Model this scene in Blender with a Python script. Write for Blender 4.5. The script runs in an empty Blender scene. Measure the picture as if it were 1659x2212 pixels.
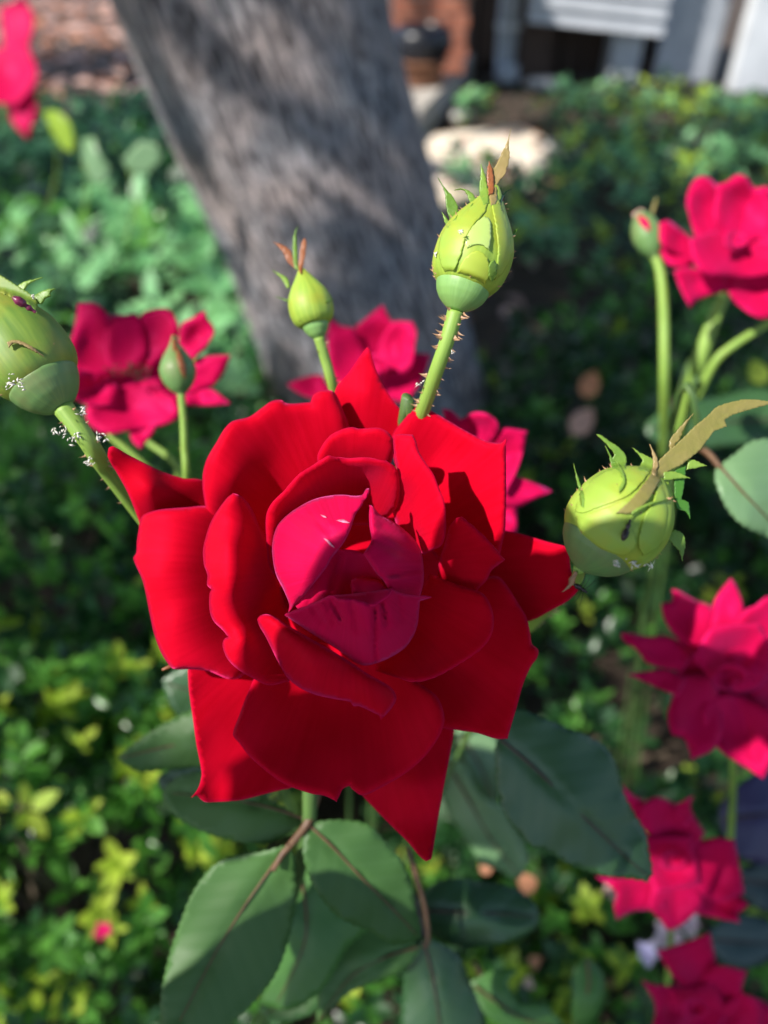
import bpy, bmesh, math, random
import numpy as np
from mathutils import Vector, Matrix, geometry
R = math.radians
random.seed(7); RNG = np.random.default_rng(7)
SC = bpy.context.scene; COL = SC.collection

# ------------------------------------------------------------ camera
PITCH = R(40); CAM = Vector((0, 0, 0.95)); FPX = 1597.0
FWD = Vector((0, math.cos(PITCH), -math.sin(PITCH))); RGT = Vector((1, 0, 0)); UP = Vector((0, math.sin(PITCH), math.cos(PITCH)))
cd = bpy.data.cameras.new('camera'); cam = bpy.data.objects.new('camera', cd); COL.objects.link(cam)
cam.location = CAM; cam.rotation_euler = (R(90) - PITCH, 0, 0)
cd.sensor_fit = 'VERTICAL'; cd.sensor_height = 36; cd.lens = 26.0; cd.clip_start = 0.005; cd.clip_end = 300
cd.dof.use_dof = True; cd.dof.focus_distance = 0.160; cd.dof.aperture_fstop = 7.4
SC.camera = cam
# ------------------------------------------------------------ sky, sun, exposure
SUNV = Vector((-0.64, -0.39, 0.78)).normalized()          # towards the sun
w = bpy.data.worlds.new('World'); SC.world = w; w.use_nodes = True
nt = w.node_tree; sky = nt.nodes.new('ShaderNodeTexSky'); sky.sky_type = 'NISHITA'; sky.sun_disc = False
sky.sun_elevation = math.asin(SUNV.z); sky.sun_rotation = math.atan2(SUNV.x, SUNV.y)
bg = nt.nodes['Background']; bg.inputs['Strength'].default_value = 0.15
nt.links.new(sky.outputs[0], bg.inputs[0])
sl = bpy.data.lights.new('sun', 'SUN'); sl.energy = 4.6; sl.angle = R(0.5); sl.color = (1, 0.955, 0.88)
so = bpy.data.objects.new('sun', sl); COL.objects.link(so); so.rotation_euler = SUNV.to_track_quat('Z', 'Y').to_euler()
so.location = (0, 0, 8)
SC.view_settings.view_transform = 'Standard'; SC.view_settings.look = 'None'
SC.view_settings.gamma = 1; SC.view_settings.exposure = 0.74
SC.cycles.max_bounces = 8; SC.cycles.use_denoising = True

def P(x, y, d):
    """photo point (1659 x 2212 scale) at axial distance d"""
    x, y, d = float(x), float(y), float(d)
    return CAM + d * (FWD + (x - 829.5) / FPX * RGT - (y - 1106) / FPX * UP)
def G(x, y, z=0.0):
    r = FWD + (x - 829.5) / FPX * RGT - (y - 1106) / FPX * UP
    return CAM + r * ((z - CAM.z) / r.z)
def PY(x, y, wy):
    r = FWD + (x - 829.5) / FPX * RGT - (y - 1106) / FPX * UP
    return CAM + r * (wy / r.y)
MAPS = {'w': (0, 0, 1), 'z1': (191.7, 722.6, .3466), 'z2': (707.8, 737.3, .3466), 'z3': (294.9, 1268.2, .3466),
        'z4': (707.8, 1268.2, .3466), 'z5': (530.9, 1017.5, .2667), 'z7': (575.1, 626.7, .4),
        'zA': (132.7, 634.1, .24), 'zB': (1327.1, 353.9, .2533), 'zC': (1312.4, 1216.5, .2167), 'zD': (1268.2, 1658.9, .25),
        'zE': (0, 575.1, .2333), 'zF': (560.3, 471.9, .1734), 'zG': (870, 250.7, .2934), 'zH': (1194.4, 825.8, .28),
        'zI': (309.7, 1658.9, .3911), 'zJ': (847.9, 1511.5, .3555)}
def M_(k, pts):
    a, b, s = MAPS[k]
    return [((a + p[0] * s, b + p[1] * s) + tuple(p[2:])) for p in pts]

# ------------------------------------------------------------ object helpers
def empty(name, loc, label, cat, group=None):
    o = bpy.data.objects.new(name, None); COL.objects.link(o); o.location = loc; o.empty_display_size = .01
    o['label'] = label; o['category'] = cat
    if group: o['group'] = group
    return o
def tag(o, label=None, cat=None, group=None, kind=None):
    if label: o['label'] = label
    if cat: o['category'] = cat
    if group: o['group'] = group
    if kind: o['kind'] = kind
    return o
def world_of(q):
    m = Matrix.LocRotScale(q.location, q.rotation_euler, q.scale)
    return m if q.parent is None else world_of(q.parent) @ q.matrix_parent_inverse @ m
def link(name, me, mat=None, parent=None, smooth=True):
    o = bpy.data.objects.new(name, me); COL.objects.link(o)
    if mat is not None and not me.materials: me.materials.append(mat)
    if smooth and len(me.polygons): me.polygons.foreach_set('use_smooth', [True] * len(me.polygons))
    if parent is not None:
        o.parent = parent
        o.matrix_parent_inverse = world_of(parent).inverted()
    return o
def mesh(name, v, f):
    me = bpy.data.meshes.new(name); me.from_pydata([tuple(p) for p in v], [], f); me.update(); return me

# ------------------------------------------------------------ materials
def mat(name):
    m = bpy.data.materials.new(name); m.use_nodes = True
    n = m.node_tree.nodes; l = m.node_tree.links
    return m, n, l, n['Principled BSDF'], n['Material Output']
def noise(n, l, vec, scale, detail=3, rough=.55):
    t = n.new('ShaderNodeTexNoise'); t.inputs['Scale'].default_value = scale; t.inputs['Detail'].default_value = detail
    t.inputs['Roughness'].default_value = rough
    if vec is not None: l.new(vec, t.inputs['Vector'])
    return t
def ramp(n, l, fac, stops):
    r = n.new('ShaderNodeValToRGB'); e = r.color_ramp.elements
    while len(e) < len(stops): e.new(.5)
    for k, (p, c) in enumerate(stops): e[k].position = p; e[k].color = (*c, 1)
    l.new(fac, r.inputs[0]); return r
def bump(n, l, h, strength, dist, bs):
    b = n.new('ShaderNodeBump'); b.inputs['Strength'].default_value = strength; b.inputs['Distance'].default_value = dist
    l.new(h, b.inputs['Height']); l.new(b.outputs[0], bs.inputs['Normal']); return b
def mapping(n, l, src, sc):
    m = n.new('ShaderNodeMapping'); m.inputs['Scale'].default_value = sc; l.new(src, m.inputs[0]); return m.outputs[0]

def petal_mat(name, c0, c1, rim, sheen=.25, tint=(1, .25, .6), rough=.6, transl=.22, spec=.25):
    m, n, l, b, out = mat(name)
    at = n.new('ShaderNodeAttribute'); at.attribute_name = 'pv'
    sep = n.new('ShaderNodeSeparateXYZ'); l.new(at.outputs['Vector'], sep.inputs[0])
    v = mapping(n, l, at.outputs['Vector'], (28, 1.2, 0)); nz = noise(n, l, v, 1.0, 4)
    tc = n.new('ShaderNodeTexCoord'); n2 = noise(n, l, tc.outputs['Object'], 60, 3)
    mix = n.new('ShaderNodeMath'); mix.operation = 'ADD'; l.new(nz.outputs[0], mix.inputs[0]); l.new(n2.outputs[0], mix.inputs[1])
    h = n.new('ShaderNodeMath'); h.operation = 'MULTIPLY'; h.inputs[1].default_value = .5; l.new(mix.outputs[0], h.inputs[0])
    cr = ramp(n, l, h.outputs[0], [(.35, c0), (.65, c1)])
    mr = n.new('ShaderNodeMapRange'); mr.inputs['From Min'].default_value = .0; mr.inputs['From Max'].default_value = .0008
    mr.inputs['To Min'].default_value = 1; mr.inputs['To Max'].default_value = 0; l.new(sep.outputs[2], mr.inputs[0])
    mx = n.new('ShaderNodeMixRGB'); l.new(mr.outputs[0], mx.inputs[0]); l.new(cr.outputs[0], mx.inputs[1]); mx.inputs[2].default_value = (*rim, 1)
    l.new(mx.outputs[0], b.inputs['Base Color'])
    b.inputs['Roughness'].default_value = rough; b.inputs['Sheen Weight'].default_value = sheen
    b.inputs['Sheen Tint'].default_value = (*tint, 1); b.inputs['Sheen Roughness'].default_value = .45
    b.inputs['Specular IOR Level'].default_value = spec; b.inputs['Specular Tint'].default_value = (*tint, 1)
    fine = noise(n, l, tc.outputs['Object'], 2500, 2)
    ad = n.new('ShaderNodeMath'); ad.operation = 'MULTIPLY_ADD'; l.new(fine.outputs[0], ad.inputs[0]); ad.inputs[1].default_value = .12; l.new(nz.outputs[0], ad.inputs[2])
    bump(n, l, ad.outputs[0], .14, .0004, b)
    tr = n.new('ShaderNodeBsdfTranslucent'); tr.inputs[0].default_value = (.75, .003, .01, 1)
    ms = n.new('ShaderNodeMixShader'); ms.inputs[0].default_value = transl
    l.new(b.outputs[0], ms.inputs[1]); l.new(tr.outputs[0], ms.inputs[2]); l.new(ms.outputs[0], out.inputs[0])
    return m
def leaf_mat(name, c0, c1, rough=.42, transl=.25, tcol=None, scale=40, vein=None, spec=.5):
    m, n, l, b, out = mat(name)
    tc = n.new('ShaderNodeTexCoord'); nz = noise(n, l, tc.outputs['Object'], scale, 4)
    oi = n.new('ShaderNodeObjectInfo'); ge = n.new('ShaderNodeNewGeometry')
    a = n.new('ShaderNodeMath'); a.operation = 'ADD'; l.new(oi.outputs['Random'], a.inputs[0]); l.new(ge.outputs['Random Per Island'], a.inputs[1])
    fr = n.new('ShaderNodeMath'); fr.operation = 'FRACT'; l.new(a.outputs[0], fr.inputs[0])
    b2 = n.new('ShaderNodeMath'); b2.operation = 'MULTIPLY_ADD'; l.new(fr.outputs[0], b2.inputs[0]); b2.inputs[1].default_value = .6
    q = n.new('ShaderNodeMath'); q.operation = 'MULTIPLY'; q.inputs[1].default_value = .5; l.new(nz.outputs[0], q.inputs[0]); l.new(q.outputs[0], b2.inputs[2])
    cr = ramp(n, l, b2.outputs[0], [(.2, c0), (.8, c1)])
    col = cr.outputs[0]
    if vein:
        at = n.new('ShaderNodeAttribute'); at.attribute_name = 'pv'
        sep = n.new('ShaderNodeSeparateXYZ'); l.new(at.outputs['Vector'], sep.inputs[0])
        # side veins: distance along midrib minus distance from it, as bands
        ab = n.new('ShaderNodeMath'); ab.operation = 'ABSOLUTE'; l.new(sep.outputs[0], ab.inputs[0])
        s1 = n.new('ShaderNodeMath'); s1.operation = 'MULTIPLY_ADD'; l.new(ab.outputs[0], s1.inputs[0]); s1.inputs[1].default_value = -.75; l.new(sep.outputs[1], s1.inputs[2])
        s2 = n.new('ShaderNodeMath'); s2.operation = 'MULTIPLY'; s2.inputs[1].default_value = 165.; l.new(s1.outputs[0], s2.inputs[0])
        f2 = n.new('ShaderNodeMath'); f2.operation = 'PINGPONG'; f2.inputs[1].default_value = .5; l.new(s2.outputs[0], f2.inputs[0])
        vr = ramp(n, l, f2.outputs[0], [(.0, (1, 1, 1)), (.14, (0, 0, 0))])
        mx = n.new('ShaderNodeMixRGB'); l.new(vr.outputs[0], mx.inputs[0]); l.new(col, mx.inputs[1]); mx.inputs[2].default_value = (*vein, 1)
        mm = n.new('ShaderNodeMixRGB'); mm.inputs[0].default_value = .10; l.new(col, mm.inputs[1]); l.new(mx.outputs[0], mm.inputs[2]); col = mm.outputs[0]
        hh = n.new('ShaderNodeMath'); hh.operation = 'MULTIPLY_ADD'; l.new(f2.outputs[0], hh.inputs[0]); hh.inputs[1].default_value = 1.; l.new(nz.outputs[0], hh.inputs[2])
        bump(n, l, hh.outputs[0], .16, .0008, b)
    else:
        bump(n, l, nz.outputs[0], .3, .002, b)
    l.new(col, b.inputs['Base Color']); b.inputs['Roughness'].default_value = rough; b.inputs['Specular IOR Level'].default_value = spec
    tr = n.new('ShaderNodeBsdfTranslucent'); tc_ = tcol or tuple(min(1, 1.8 * x) for x in c1)
    tr.inputs[0].default_value = (*tc_, 1)
    ms = n.new('ShaderNodeMixShader'); ms.inputs[0].default_value = transl
    l.new(b.outputs[0], ms.inputs[1]); l.new(tr.outputs[0], ms.inputs[2]); l.new(ms.outputs[0], out.inputs[0])
    return m
def plain_mat(name, c0, c1, scale=20, rough=.7, bstr=.4, bdist=.003, detail=5, stretch=(1, 1, 1), spec=.4, lo=.35, hi=.65):
    m, n, l, b, out = mat(name)
    tc = n.new('ShaderNodeTexCoord'); v = mapping(n, l, tc.outputs['Object'], stretch); nz = noise(n, l, v, scale, detail, .6)
    cr = ramp(n, l, nz.outputs[0], [(lo, c0), (hi, c1)]); l.new(cr.outputs[0], b.inputs['Base Color'])
    b.inputs['Roughness'].default_value = rough; b.inputs['Specular IOR Level'].default_value = spec
    bump(n, l, nz.outputs[0], bstr, bdist, b); return m

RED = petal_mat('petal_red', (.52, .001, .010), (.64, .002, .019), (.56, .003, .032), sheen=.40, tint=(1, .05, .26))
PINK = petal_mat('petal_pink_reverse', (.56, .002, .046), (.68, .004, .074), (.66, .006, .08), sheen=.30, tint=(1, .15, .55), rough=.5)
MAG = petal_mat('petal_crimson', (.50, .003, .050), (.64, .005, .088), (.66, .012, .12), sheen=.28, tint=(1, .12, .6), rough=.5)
STAM = plain_mat('stamen_brown', (.02, .008, .01), (.10, .05, .02), 300)
BUDG = None
def bud_mat(name, c0, c1, c2, rough=.54):
    m, n, l, b, out = mat(name)
    tc = n.new('ShaderNodeTexCoord'); at = n.new('ShaderNodeAttribute'); at.attribute_name = 'pv'
    v = mapping(n, l, at.outputs['Vector'], (7, 1.0, 0)); nz = noise(n, l, v, 1, 2)
    n2 = noise(n, l, tc.outputs['Object'], 130, 4)
    cr = ramp(n, l, nz.outputs[0], [(.3, c0), (.7, c1)])
    cr2 = ramp(n, l, n2.outputs[0], [(.45, (0, 0, 0)), (.75, (1, 1, 1))])
    mx = n.new('ShaderNodeMixRGB'); l.new(cr2.outputs[0], mx.inputs[0]); l.new(cr.outputs[0], mx.inputs[1]); mx.inputs[2].default_value = (*c2, 1)
    l.new(mx.outputs[0], b.inputs['Base Color']); b.inputs['Roughness'].default_value = rough
    b.inputs['Subsurface Weight'].default_value = .12; b.inputs['Subsurface Radius'].default_value = (.5, .8, .2); b.inputs['Subsurface Scale'].default_value = .002
    bump(n, l, nz.outputs[0], .15, .0004, b); return m
BUDG = bud_mat('sepal_green', (.20, .33, .035), (.33, .46, .06), (.34, .36, .03))
BUDY = bud_mat('sepal_yellow_green', (.30, .40, .035), (.38, .47, .05), (.34, .40, .04))
BUDH = bud_mat('sepal_highlight_green', (.34, .48, .11), (.46, .58, .20), (.36, .50, .12), rough=.28)  # paler, glossier green that paints a highlight onto the tall bud
BUDD = bud_mat('sepal_olive', (.10, .20, .03), (.19, .29, .04), (.24, .25, .03))
HIP = bud_mat('hip_green', (.16, .32, .09), (.22, .40, .12), (.19, .36, .09), rough=.5)
HIPD = bud_mat('hip_dull_green', (.10, .21, .07), (.15, .27, .08), (.16, .20, .07), rough=.5)
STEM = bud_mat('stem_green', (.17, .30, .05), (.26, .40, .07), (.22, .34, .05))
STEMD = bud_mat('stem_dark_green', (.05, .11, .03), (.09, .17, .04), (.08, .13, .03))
SEPB = leaf_mat('sepal_brown', (.20, .20, .045), (.36, .26, .11), transl=.2, scale=300)
SEPR = leaf_mat('sepal_rust', (.20, .05, .02), (.32, .11, .04), transl=.2, scale=300)
SEPL = leaf_mat('sepal_leafy', (.12, .24, .03), (.24, .38, .06), transl=.25, scale=300)
PRICK = plain_mat('prickle_tan', (.32, .16, .09), (.45, .28, .15), 400, rough=.5, bstr=.1)
MOLT = plain_mat('shed_skin_white', (.6, .55, .48), (.8, .78, .74), 900, rough=.6, bstr=.3, bdist=.0003)
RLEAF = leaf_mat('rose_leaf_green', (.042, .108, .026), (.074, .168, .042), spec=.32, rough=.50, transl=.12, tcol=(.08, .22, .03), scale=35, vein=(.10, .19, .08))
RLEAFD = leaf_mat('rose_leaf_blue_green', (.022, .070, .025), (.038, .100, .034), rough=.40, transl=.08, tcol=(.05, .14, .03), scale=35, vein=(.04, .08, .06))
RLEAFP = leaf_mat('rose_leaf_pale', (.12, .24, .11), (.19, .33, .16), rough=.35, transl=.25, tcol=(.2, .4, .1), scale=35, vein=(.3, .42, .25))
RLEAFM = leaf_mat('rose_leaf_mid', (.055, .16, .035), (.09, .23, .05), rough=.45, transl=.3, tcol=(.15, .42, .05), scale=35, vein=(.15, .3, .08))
STREAK = plain_mat('petal_streak', (.62, .10, .22), (.75, .22, .34), 900, rough=.5, bstr=.1)
RIBR = plain_mat('midrib_red_brown', (.09, .045, .025), (.15, .08, .04), 200, rough=.5, bstr=.2, bdist=.0005)
RIBD = plain_mat('midrib_dark', (.055, .035, .03), (.09, .05, .04), 200, rough=.5, bstr=.2, bdist=.0005)

# ------------------------------------------------------------ traced sheets (petals, sepals, leaves)
def smooth_outline(pts, step=5.0, corner=55, closed=True):
    n = len(pts); P2 = [np.array(p[:2], float) for p in pts]
    cor = []
    for i in range(n):
        a = P2[i] - P2[i - 1]; b = P2[(i + 1) % n] - P2[i]
        ang = abs(math.degrees(math.atan2(a[0] * b[1] - a[1] * b[0], a @ b)))
        cor.append(ang > corner)
    out = []
    for i in range(n):
        p1, p2 = P2[i], P2[(i + 1) % n]
        p0 = P2[i - 1] if not cor[i] else 2 * p1 - p2
        p3 = P2[(i + 2) % n] if not cor[(i + 1) % n] else 2 * p2 - p1
        L = np.linalg.norm(p2 - p1); k = max(1, int(round(L / step)))
        # limit tangents so that uneven spacing never loops
        m1 = (p2 - p0); m2 = (p3 - p1)
        m1 = m1 / (np.linalg.norm(m1) + 1e-9) * L; m2 = m2 / (np.linalg.norm(m2) + 1e-9) * L
        for j in range(k):
            t = j / k; t2 = t * t; t3 = t2 * t
            out.append((2*t3-3*t2+1)*p1 + (t3-2*t2+t)*m1 + (-2*t3+3*t2)*p2 + (t3-t2)*m2)
    return np.array(out)
def inside(pt, poly):
    x, y = pt[:, 0], pt[:, 1]; c = np.zeros(len(pt), bool); n = len(poly)
    for i in range(n):
        x1, y1 = poly[i]; x2, y2 = poly[i - 1]
        if y1 == y2: continue
        m = ((y1 > y) != (y2 > y)) & (x < (x2 - x1) * (y - y1) / (y2 - y1) + x1); c ^= m
    return c
def segdist(pt, a, b):
    d = b - a; L = d @ d + 1e-9; t = np.clip(((pt - a) @ d) / L, 0, 1)
    return np.linalg.norm(pt - (a + t[:, None] * d), axis=1)
def polydist(pt, poly):
    r = np.full(len(pt), 1e9)
    for i in range(len(poly)): r = np.minimum(r, segdist(pt, poly[i - 1], poly[i]))
    return r
def tps(ctrl):
    c = np.array([[a, b] for a, b, _ in ctrl], float) / 100; z = np.array([q[2] for q in ctrl], float); n = len(c)
    def ph(r): return np.where(r > 1e-9, r * r * np.log(np.maximum(r, 1e-9)), 0)
    K = ph(np.linalg.norm(c[:, None] - c[None], axis=2)) + np.eye(n) * .02
    Q = np.hstack([np.ones((n, 1)), c]); A = np.zeros((n + 3, n + 3)); A[:n, :n] = K; A[:n, n:] = Q; A[n:, :n] = Q.T
    s = np.linalg.lstsq(A, np.concatenate([z, [0, 0, 0]]), rcond=None)[0]
    def f(p):
        p = p / 100; return ph(np.linalg.norm(p[:, None] - c[None], axis=2)) @ s[:n] + s[n] + p @ s[n + 1:]
    return f
def sheet(name, outline, depth, D0, material, parent, step=11, edge=5, roll=(0, 1), creases=(), thick=.00032,
          vein=None, corner=55, wave=0.0, teeth=0.0, axis=None):
    """A thin curved sheet: outline in photo px, depth(pts)->mm towards the camera about distance D0."""
    B = smooth_outline(outline, edge, corner)
    if teeth:
        nB = len(B); T = np.roll(B, -1, 0) - np.roll(B, 1, 0); T /= np.linalg.norm(T, axis=1)[:, None] + 1e-9
        area = np.sum(B[:, 0] * np.roll(B[:, 1], -1) - np.roll(B[:, 0], -1) * B[:, 1])
        N = np.stack([T[:, 1], -T[:, 0]], 1) * (1 if area > 0 else -1)
        B = B + N * (teeth * ((np.arange(nB) % 4) / 3.0))[:, None]
    x0, y0 = B.min(0); x1, y1 = B.max(0)
    gx = []; row = 0; y = y0
    while y < y1:
        gx += [(x, y) for x in np.arange(x0 + (row % 2) * step / 2, x1, step)]; y += step * .87; row += 1
    Gd = np.array(gx) + RNG.uniform(-.12, .12, (len(gx), 2)) * step
    Gd = Gd[inside(Gd, B)]
    if len(Gd): Gd = Gd[polydist(Gd, B) > step * .5]
    A = np.vstack([B, Gd]) if len(Gd) else B
    nb = len(B); edges = [(i, (i + 1) % nb) for i in range(nb)]
    vs, _, fs, *_ = geometry.delaunay_2d_cdt([Vector(p) for p in A], edges, [], 1, 1e-4)
    V = np.array([tuple(v) for v in vs]); dist = polydist(V, B)
    z = depth(V) if callable(depth) else tps(depth)(V)
    if roll[0]:
        s = np.clip(dist / roll[1], 0, 1); z = z - roll[0] * (1 - np.sqrt(np.clip(1 - (1 - s) ** 2, 0, 1)))
    for (ax, ay, bx, by, wd, dp) in creases:
        dd = segdist(V, np.array([ax, ay], float), np.array([bx, by], float)); z = z - dp * np.exp(-(dd / wd) ** 2)
    if wave:
        ph_ = RNG.uniform(0, 6); e = np.exp(-dist / 35)
        z = z + wave * (e * np.sin(V[:, 0] * .055 + V[:, 1] * .047 + ph_) + .45 * np.sin(V[:, 0] * .021 - V[:, 1] * .027 + ph_))
    verts = [P(a, b, D0 - c / 1000) for (a, b), c in zip(V, z)]
    # orient towards the camera
    f2 = []
    for f in fs:
        a, b, c = (verts[i] for i in f[:3]); nrm = (b - a).cross(c - a)
        f2.append(tuple(f) if nrm.dot(CAM - a) > 0 else tuple(reversed(f)))
    me = mesh(name, verts, f2)
    at = me.attributes.new('pv', 'FLOAT_VECTOR', 'POINT')
    mm = D0 / FPX
    if vein == 'radial':
        c = axis; dv = V - np.array(c); th = np.arctan2(dv[:, 1], dv[:, 0]); rr = np.linalg.norm(dv, axis=1) * mm
        pv = np.stack([th, rr * 40, dist * mm], 1)
    elif axis is not None:
        a = np.array(axis[0], float); b = np.array(axis[-1], float); u = (b - a) / np.linalg.norm(b - a); dv = (V - a)
        pv = np.stack([(dv[:, 0] * -u[1] + dv[:, 1] * u[0]) * mm, (dv @ u) * mm, dist * mm], 1)
    else:
        pv = np.stack([V[:, 0] * mm, V[:, 1] * mm, dist * mm], 1)
    at.data.foreach_set('vector', pv.astype(np.float32).ravel())
    o = link(name, me, material, parent)
    md = o.modifiers.new('thickness', 'SOLIDIFY'); md.thickness = thick; md.offset = -1
    return o

def tube(name, pts, mat_, parent, seg=10, sub=6, lumps=0):
    """pts: (world Vector, radius m) -> tapered smooth tube"""
    Q = [p for p, _ in pts]; Rr = [r for _, r in pts]; C = []; RR = []
    n = len(Q)
    for i in range(n - 1):
        p0 = Q[max(i - 1, 0)]; p1 = Q[i]; p2 = Q[i + 1]; p3 = Q[min(i + 2, n - 1)]
        for j in range(sub):
            t = j / sub; C.append(.5 * ((2 * p1) + (p2 - p0) * t + (2*p0 - 5*p1 + 4*p2 - p3) * t*t + (3*p1 - p0 - 3*p2 + p3) * t**3)); RR.append(Rr[i] * (1 - t) + Rr[i + 1] * t)
    C.append(Q[-1]); RR.append(Rr[-1])
    v = []; f = []; pv = []; L = 0
    a = (C[1] - C[0]).orthogonal().normalized()
    for i, c in enumerate(C):
        t = (C[min(i + 1, len(C) - 1)] - C[max(i - 1, 0)]).normalized(); a = (a - t * a.dot(t)).normalized(); b = t.cross(a)
        if i: L += (c - C[i - 1]).length
        for k in range(seg):
            an = 2 * math.pi * k / seg; rr = RR[i] * (1 + lumps * math.sin(3.1 * an + i * .9) * math.sin(i * .7 + 1))
            v.append(c + (a * math.cos(an) + b * math.sin(an)) * rr); pv.append((math.cos(an) * .5, L * 60, math.sin(an)))
    for i in range(len(C) - 1):
        for k in range(seg):
            f.append((i*seg + k, i*seg + (k + 1) % seg, (i + 1)*seg + (k + 1) % seg, (i + 1)*seg + k))
    f.append(tuple(reversed(range(seg)))); f.append(tuple(range(len(v) - seg, len(v))))
    me = mesh(name, v, f); at = me.attributes.new('pv', 'FLOAT_VECTOR', 'POINT'); at.data.foreach_set('vector', np.array(pv, np.float32).ravel())
    return link(name, me, mat_, parent)
def Wt(k, pts, d, r_px):
    """map traced points to (world, radius) list; pts (x,y[,dd mm])"""
    a, b, s = MAPS[k]; out = []
    for i, p in enumerate(pts):
        dd = d + (p[2] / 1000 if len(p) > 2 else 0); r = r_px[i] if isinstance(r_px, (list, tuple)) else r_px
        out.append((P(a + p[0] * s, b + p[1] * s, dd), r * s * dd / FPX))
    return out
def rooted(tb, parent):
    """carry a stem on down to the foot of its bush"""
    q, r = tb[-1]; rel = q - CAM; px = 829.5 + rel.dot(RGT) / rel.dot(FWD) * FPX; r = min(r, .0012)
    foot = Vector((.30, .44, 0)) if px > 1150 else Vector((-.02, .27, 0))
    if rel.dot(FWD) > 1: foot = Vector((q.x, q.y, 0))
    foot = foot + Vector((random.uniform(-.02, .02), random.uniform(-.02, .02), 0))
    dr = (tb[-1][0] - tb[-2][0]).normalized() * .012
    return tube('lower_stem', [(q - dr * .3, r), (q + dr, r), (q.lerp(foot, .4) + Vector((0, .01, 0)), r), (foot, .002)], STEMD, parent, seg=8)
def cone_mesh(h, r, bend=.3, name='prickle'):
    v = []; f = []; S = 5
    for i, (z, rr) in enumerate(((0, 1), (.3, .5), (.65, .22))):
        for k in range(S):
            a = 2 * math.pi * k / S; v.append((r*rr*math.cos(a) + bend*h*z*z, r*rr*.6*math.sin(a), h*z))
    v.append((bend*h, 0, h))
    for i in range(2):
        for k in range(S): f.append((i*S + k, i*S + (k+1) % S, (i+1)*S + (k+1) % S, (i+1)*S + k))
    for k in range(S): f.append((2*S + k, 2*S + (k+1) % S, 3*S))
    return mesh(name, v, f)
PRM = cone_mesh(1, .28)
def prickle(base, direction, h, parent, m=PRICK, name='prickle'):
    me = PRM
    if not me.materials: me.materials.append(PRICK)
    o = bpy.data.objects.new(name, me); COL.objects.link(o)
    o.location = base; o.rotation_mode = 'QUATERNION'; o.rotation_quaternion = direction.to_track_quat('Z', 'X'); o.scale = (h, h, h)
    o.parent = parent; o.matrix_parent_inverse = world_of(parent).inverted(); return o
def prickles_on(pts, parent, count, h, seed):
    rnd = random.Random(seed); n = len(pts)
    for i in range(count):
        t = rnd.random() * (n - 1); k = int(min(t, n - 2)); u = t - k
        c = pts[k][0].lerp(pts[k+1][0], u); r = pts[k][1] * (1-u) + pts[k+1][1] * u
        ax = (pts[k+1][0] - pts[k][0]).normalized(); s = ax.cross(FWD).normalized()
        a = rnd.choice((0, math.pi)) + rnd.uniform(-.9, .9); dr = s * math.cos(a) - FWD * abs(math.sin(a)) * .9
        dr = (dr - ax * dr.dot(ax)).normalized()
        prickle(c + dr * r * .96, (dr + ax * rnd.uniform(-.2, .5)).normalized(), h * rnd.uniform(.6, 1.3), parent)

# =====================================================================  GROUND AND HOUSE
SOIL = plain_mat('soil', (.030, .020, .013), (.075, .050, .034), 14, rough=.95, bstr=.9, bdist=.02)
v = []; f = []; NX, NY = 70, 70
for j in range(NY + 1):
    for i in range(NX + 1):
        x = ((i / NX) * 2 - 1); y = ((j / NY) * 2 - 1)
        X = 60 * x * abs(x) ** 1.4; Y = 60 * y * abs(y) ** 1.4 + 2
        v.append((X, Y, .012 * math.sin(X * 3.1 + .4) * math.sin(Y * 2.7) + .008 * math.sin(X * 9) * math.cos(Y * 8) - .02))
for j in range(NY):
    for i in range(NX): a = j*(NX+1)+i; f.append((a, a+1, a+NX+2, a+NX+1))
tag(link('ground', mesh('ground', v, f), SOIL), kind='structure')
def box_me(name, s, bev=.0):
    bm = bmesh.new(); bmesh.ops.create_cube(bm, size=1)
    for q in bm.verts: q.co = Vector((q.co.x * s[0], q.co.y * s[1], q.co.z * s[2]))
    if bev: bmesh.ops.bevel(bm, geom=bm.edges[:], offset=bev, segments=1, affect='EDGES')
    me = bpy.data.meshes.new(name); bm.to_mesh(me); bm.free(); return me
def box(name, c, s, m, parent=None, bev=.004, rz=0, ry=0):
    me = box_me(name, s, bev); o = bpy.data.objects.new(name, me); me.materials.append(m); COL.objects.link(o)
    o.location = c; o.rotation_euler = (0, ry, rz)
    if parent is not None: o.parent = parent; o.location = Vector(c) - parent.location
    return o
CONC = plain_mat('concrete', (.33, .29, .25), (.47, .43, .38), 9, rough=.9, bstr=.5, bdist=.004)
LITTER = plain_mat('dry_earth_sunlit', (.55, .43, .31), (.92, .82, .68), 8, rough=.95, bstr=.6, bdist=.01)  # very pale earth, sunlight painted into the colour
BRICK = plain_mat('brick_red', (.26, .075, .045), (.42, .16, .10), 9, rough=.9, bstr=.6, bdist=.004)
MORT = plain_mat('mortar', (.25, .22, .19), (.36, .32, .28), 40, rough=.95)
WHITE = plain_mat('white_paint', (.55, .57, .60), (.70, .72, .75), 5, rough=.5, bstr=.1)
GREYP = plain_mat('grey_paint', (.34, .37, .42), (.44, .47, .52), 6, rough=.5, bstr=.1)
SIDING = plain_mat('siding_paint', (.34, .36, .40), (.46, .48, .52), 5, rough=.6, bstr=.1)
DARKW = plain_mat('dark_wood', (.03, .018, .012), (.07, .04, .03), 12, rough=.7, stretch=(6, 6, .6))
BLACK = plain_mat('black_enamel', (.006, .007, .012), (.012, .013, .02), 8, rough=.35, bstr=.05)
TERR = plain_mat('brown_clay', (.14, .06, .035), (.24, .11, .06), 14, rough=.85)
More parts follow.
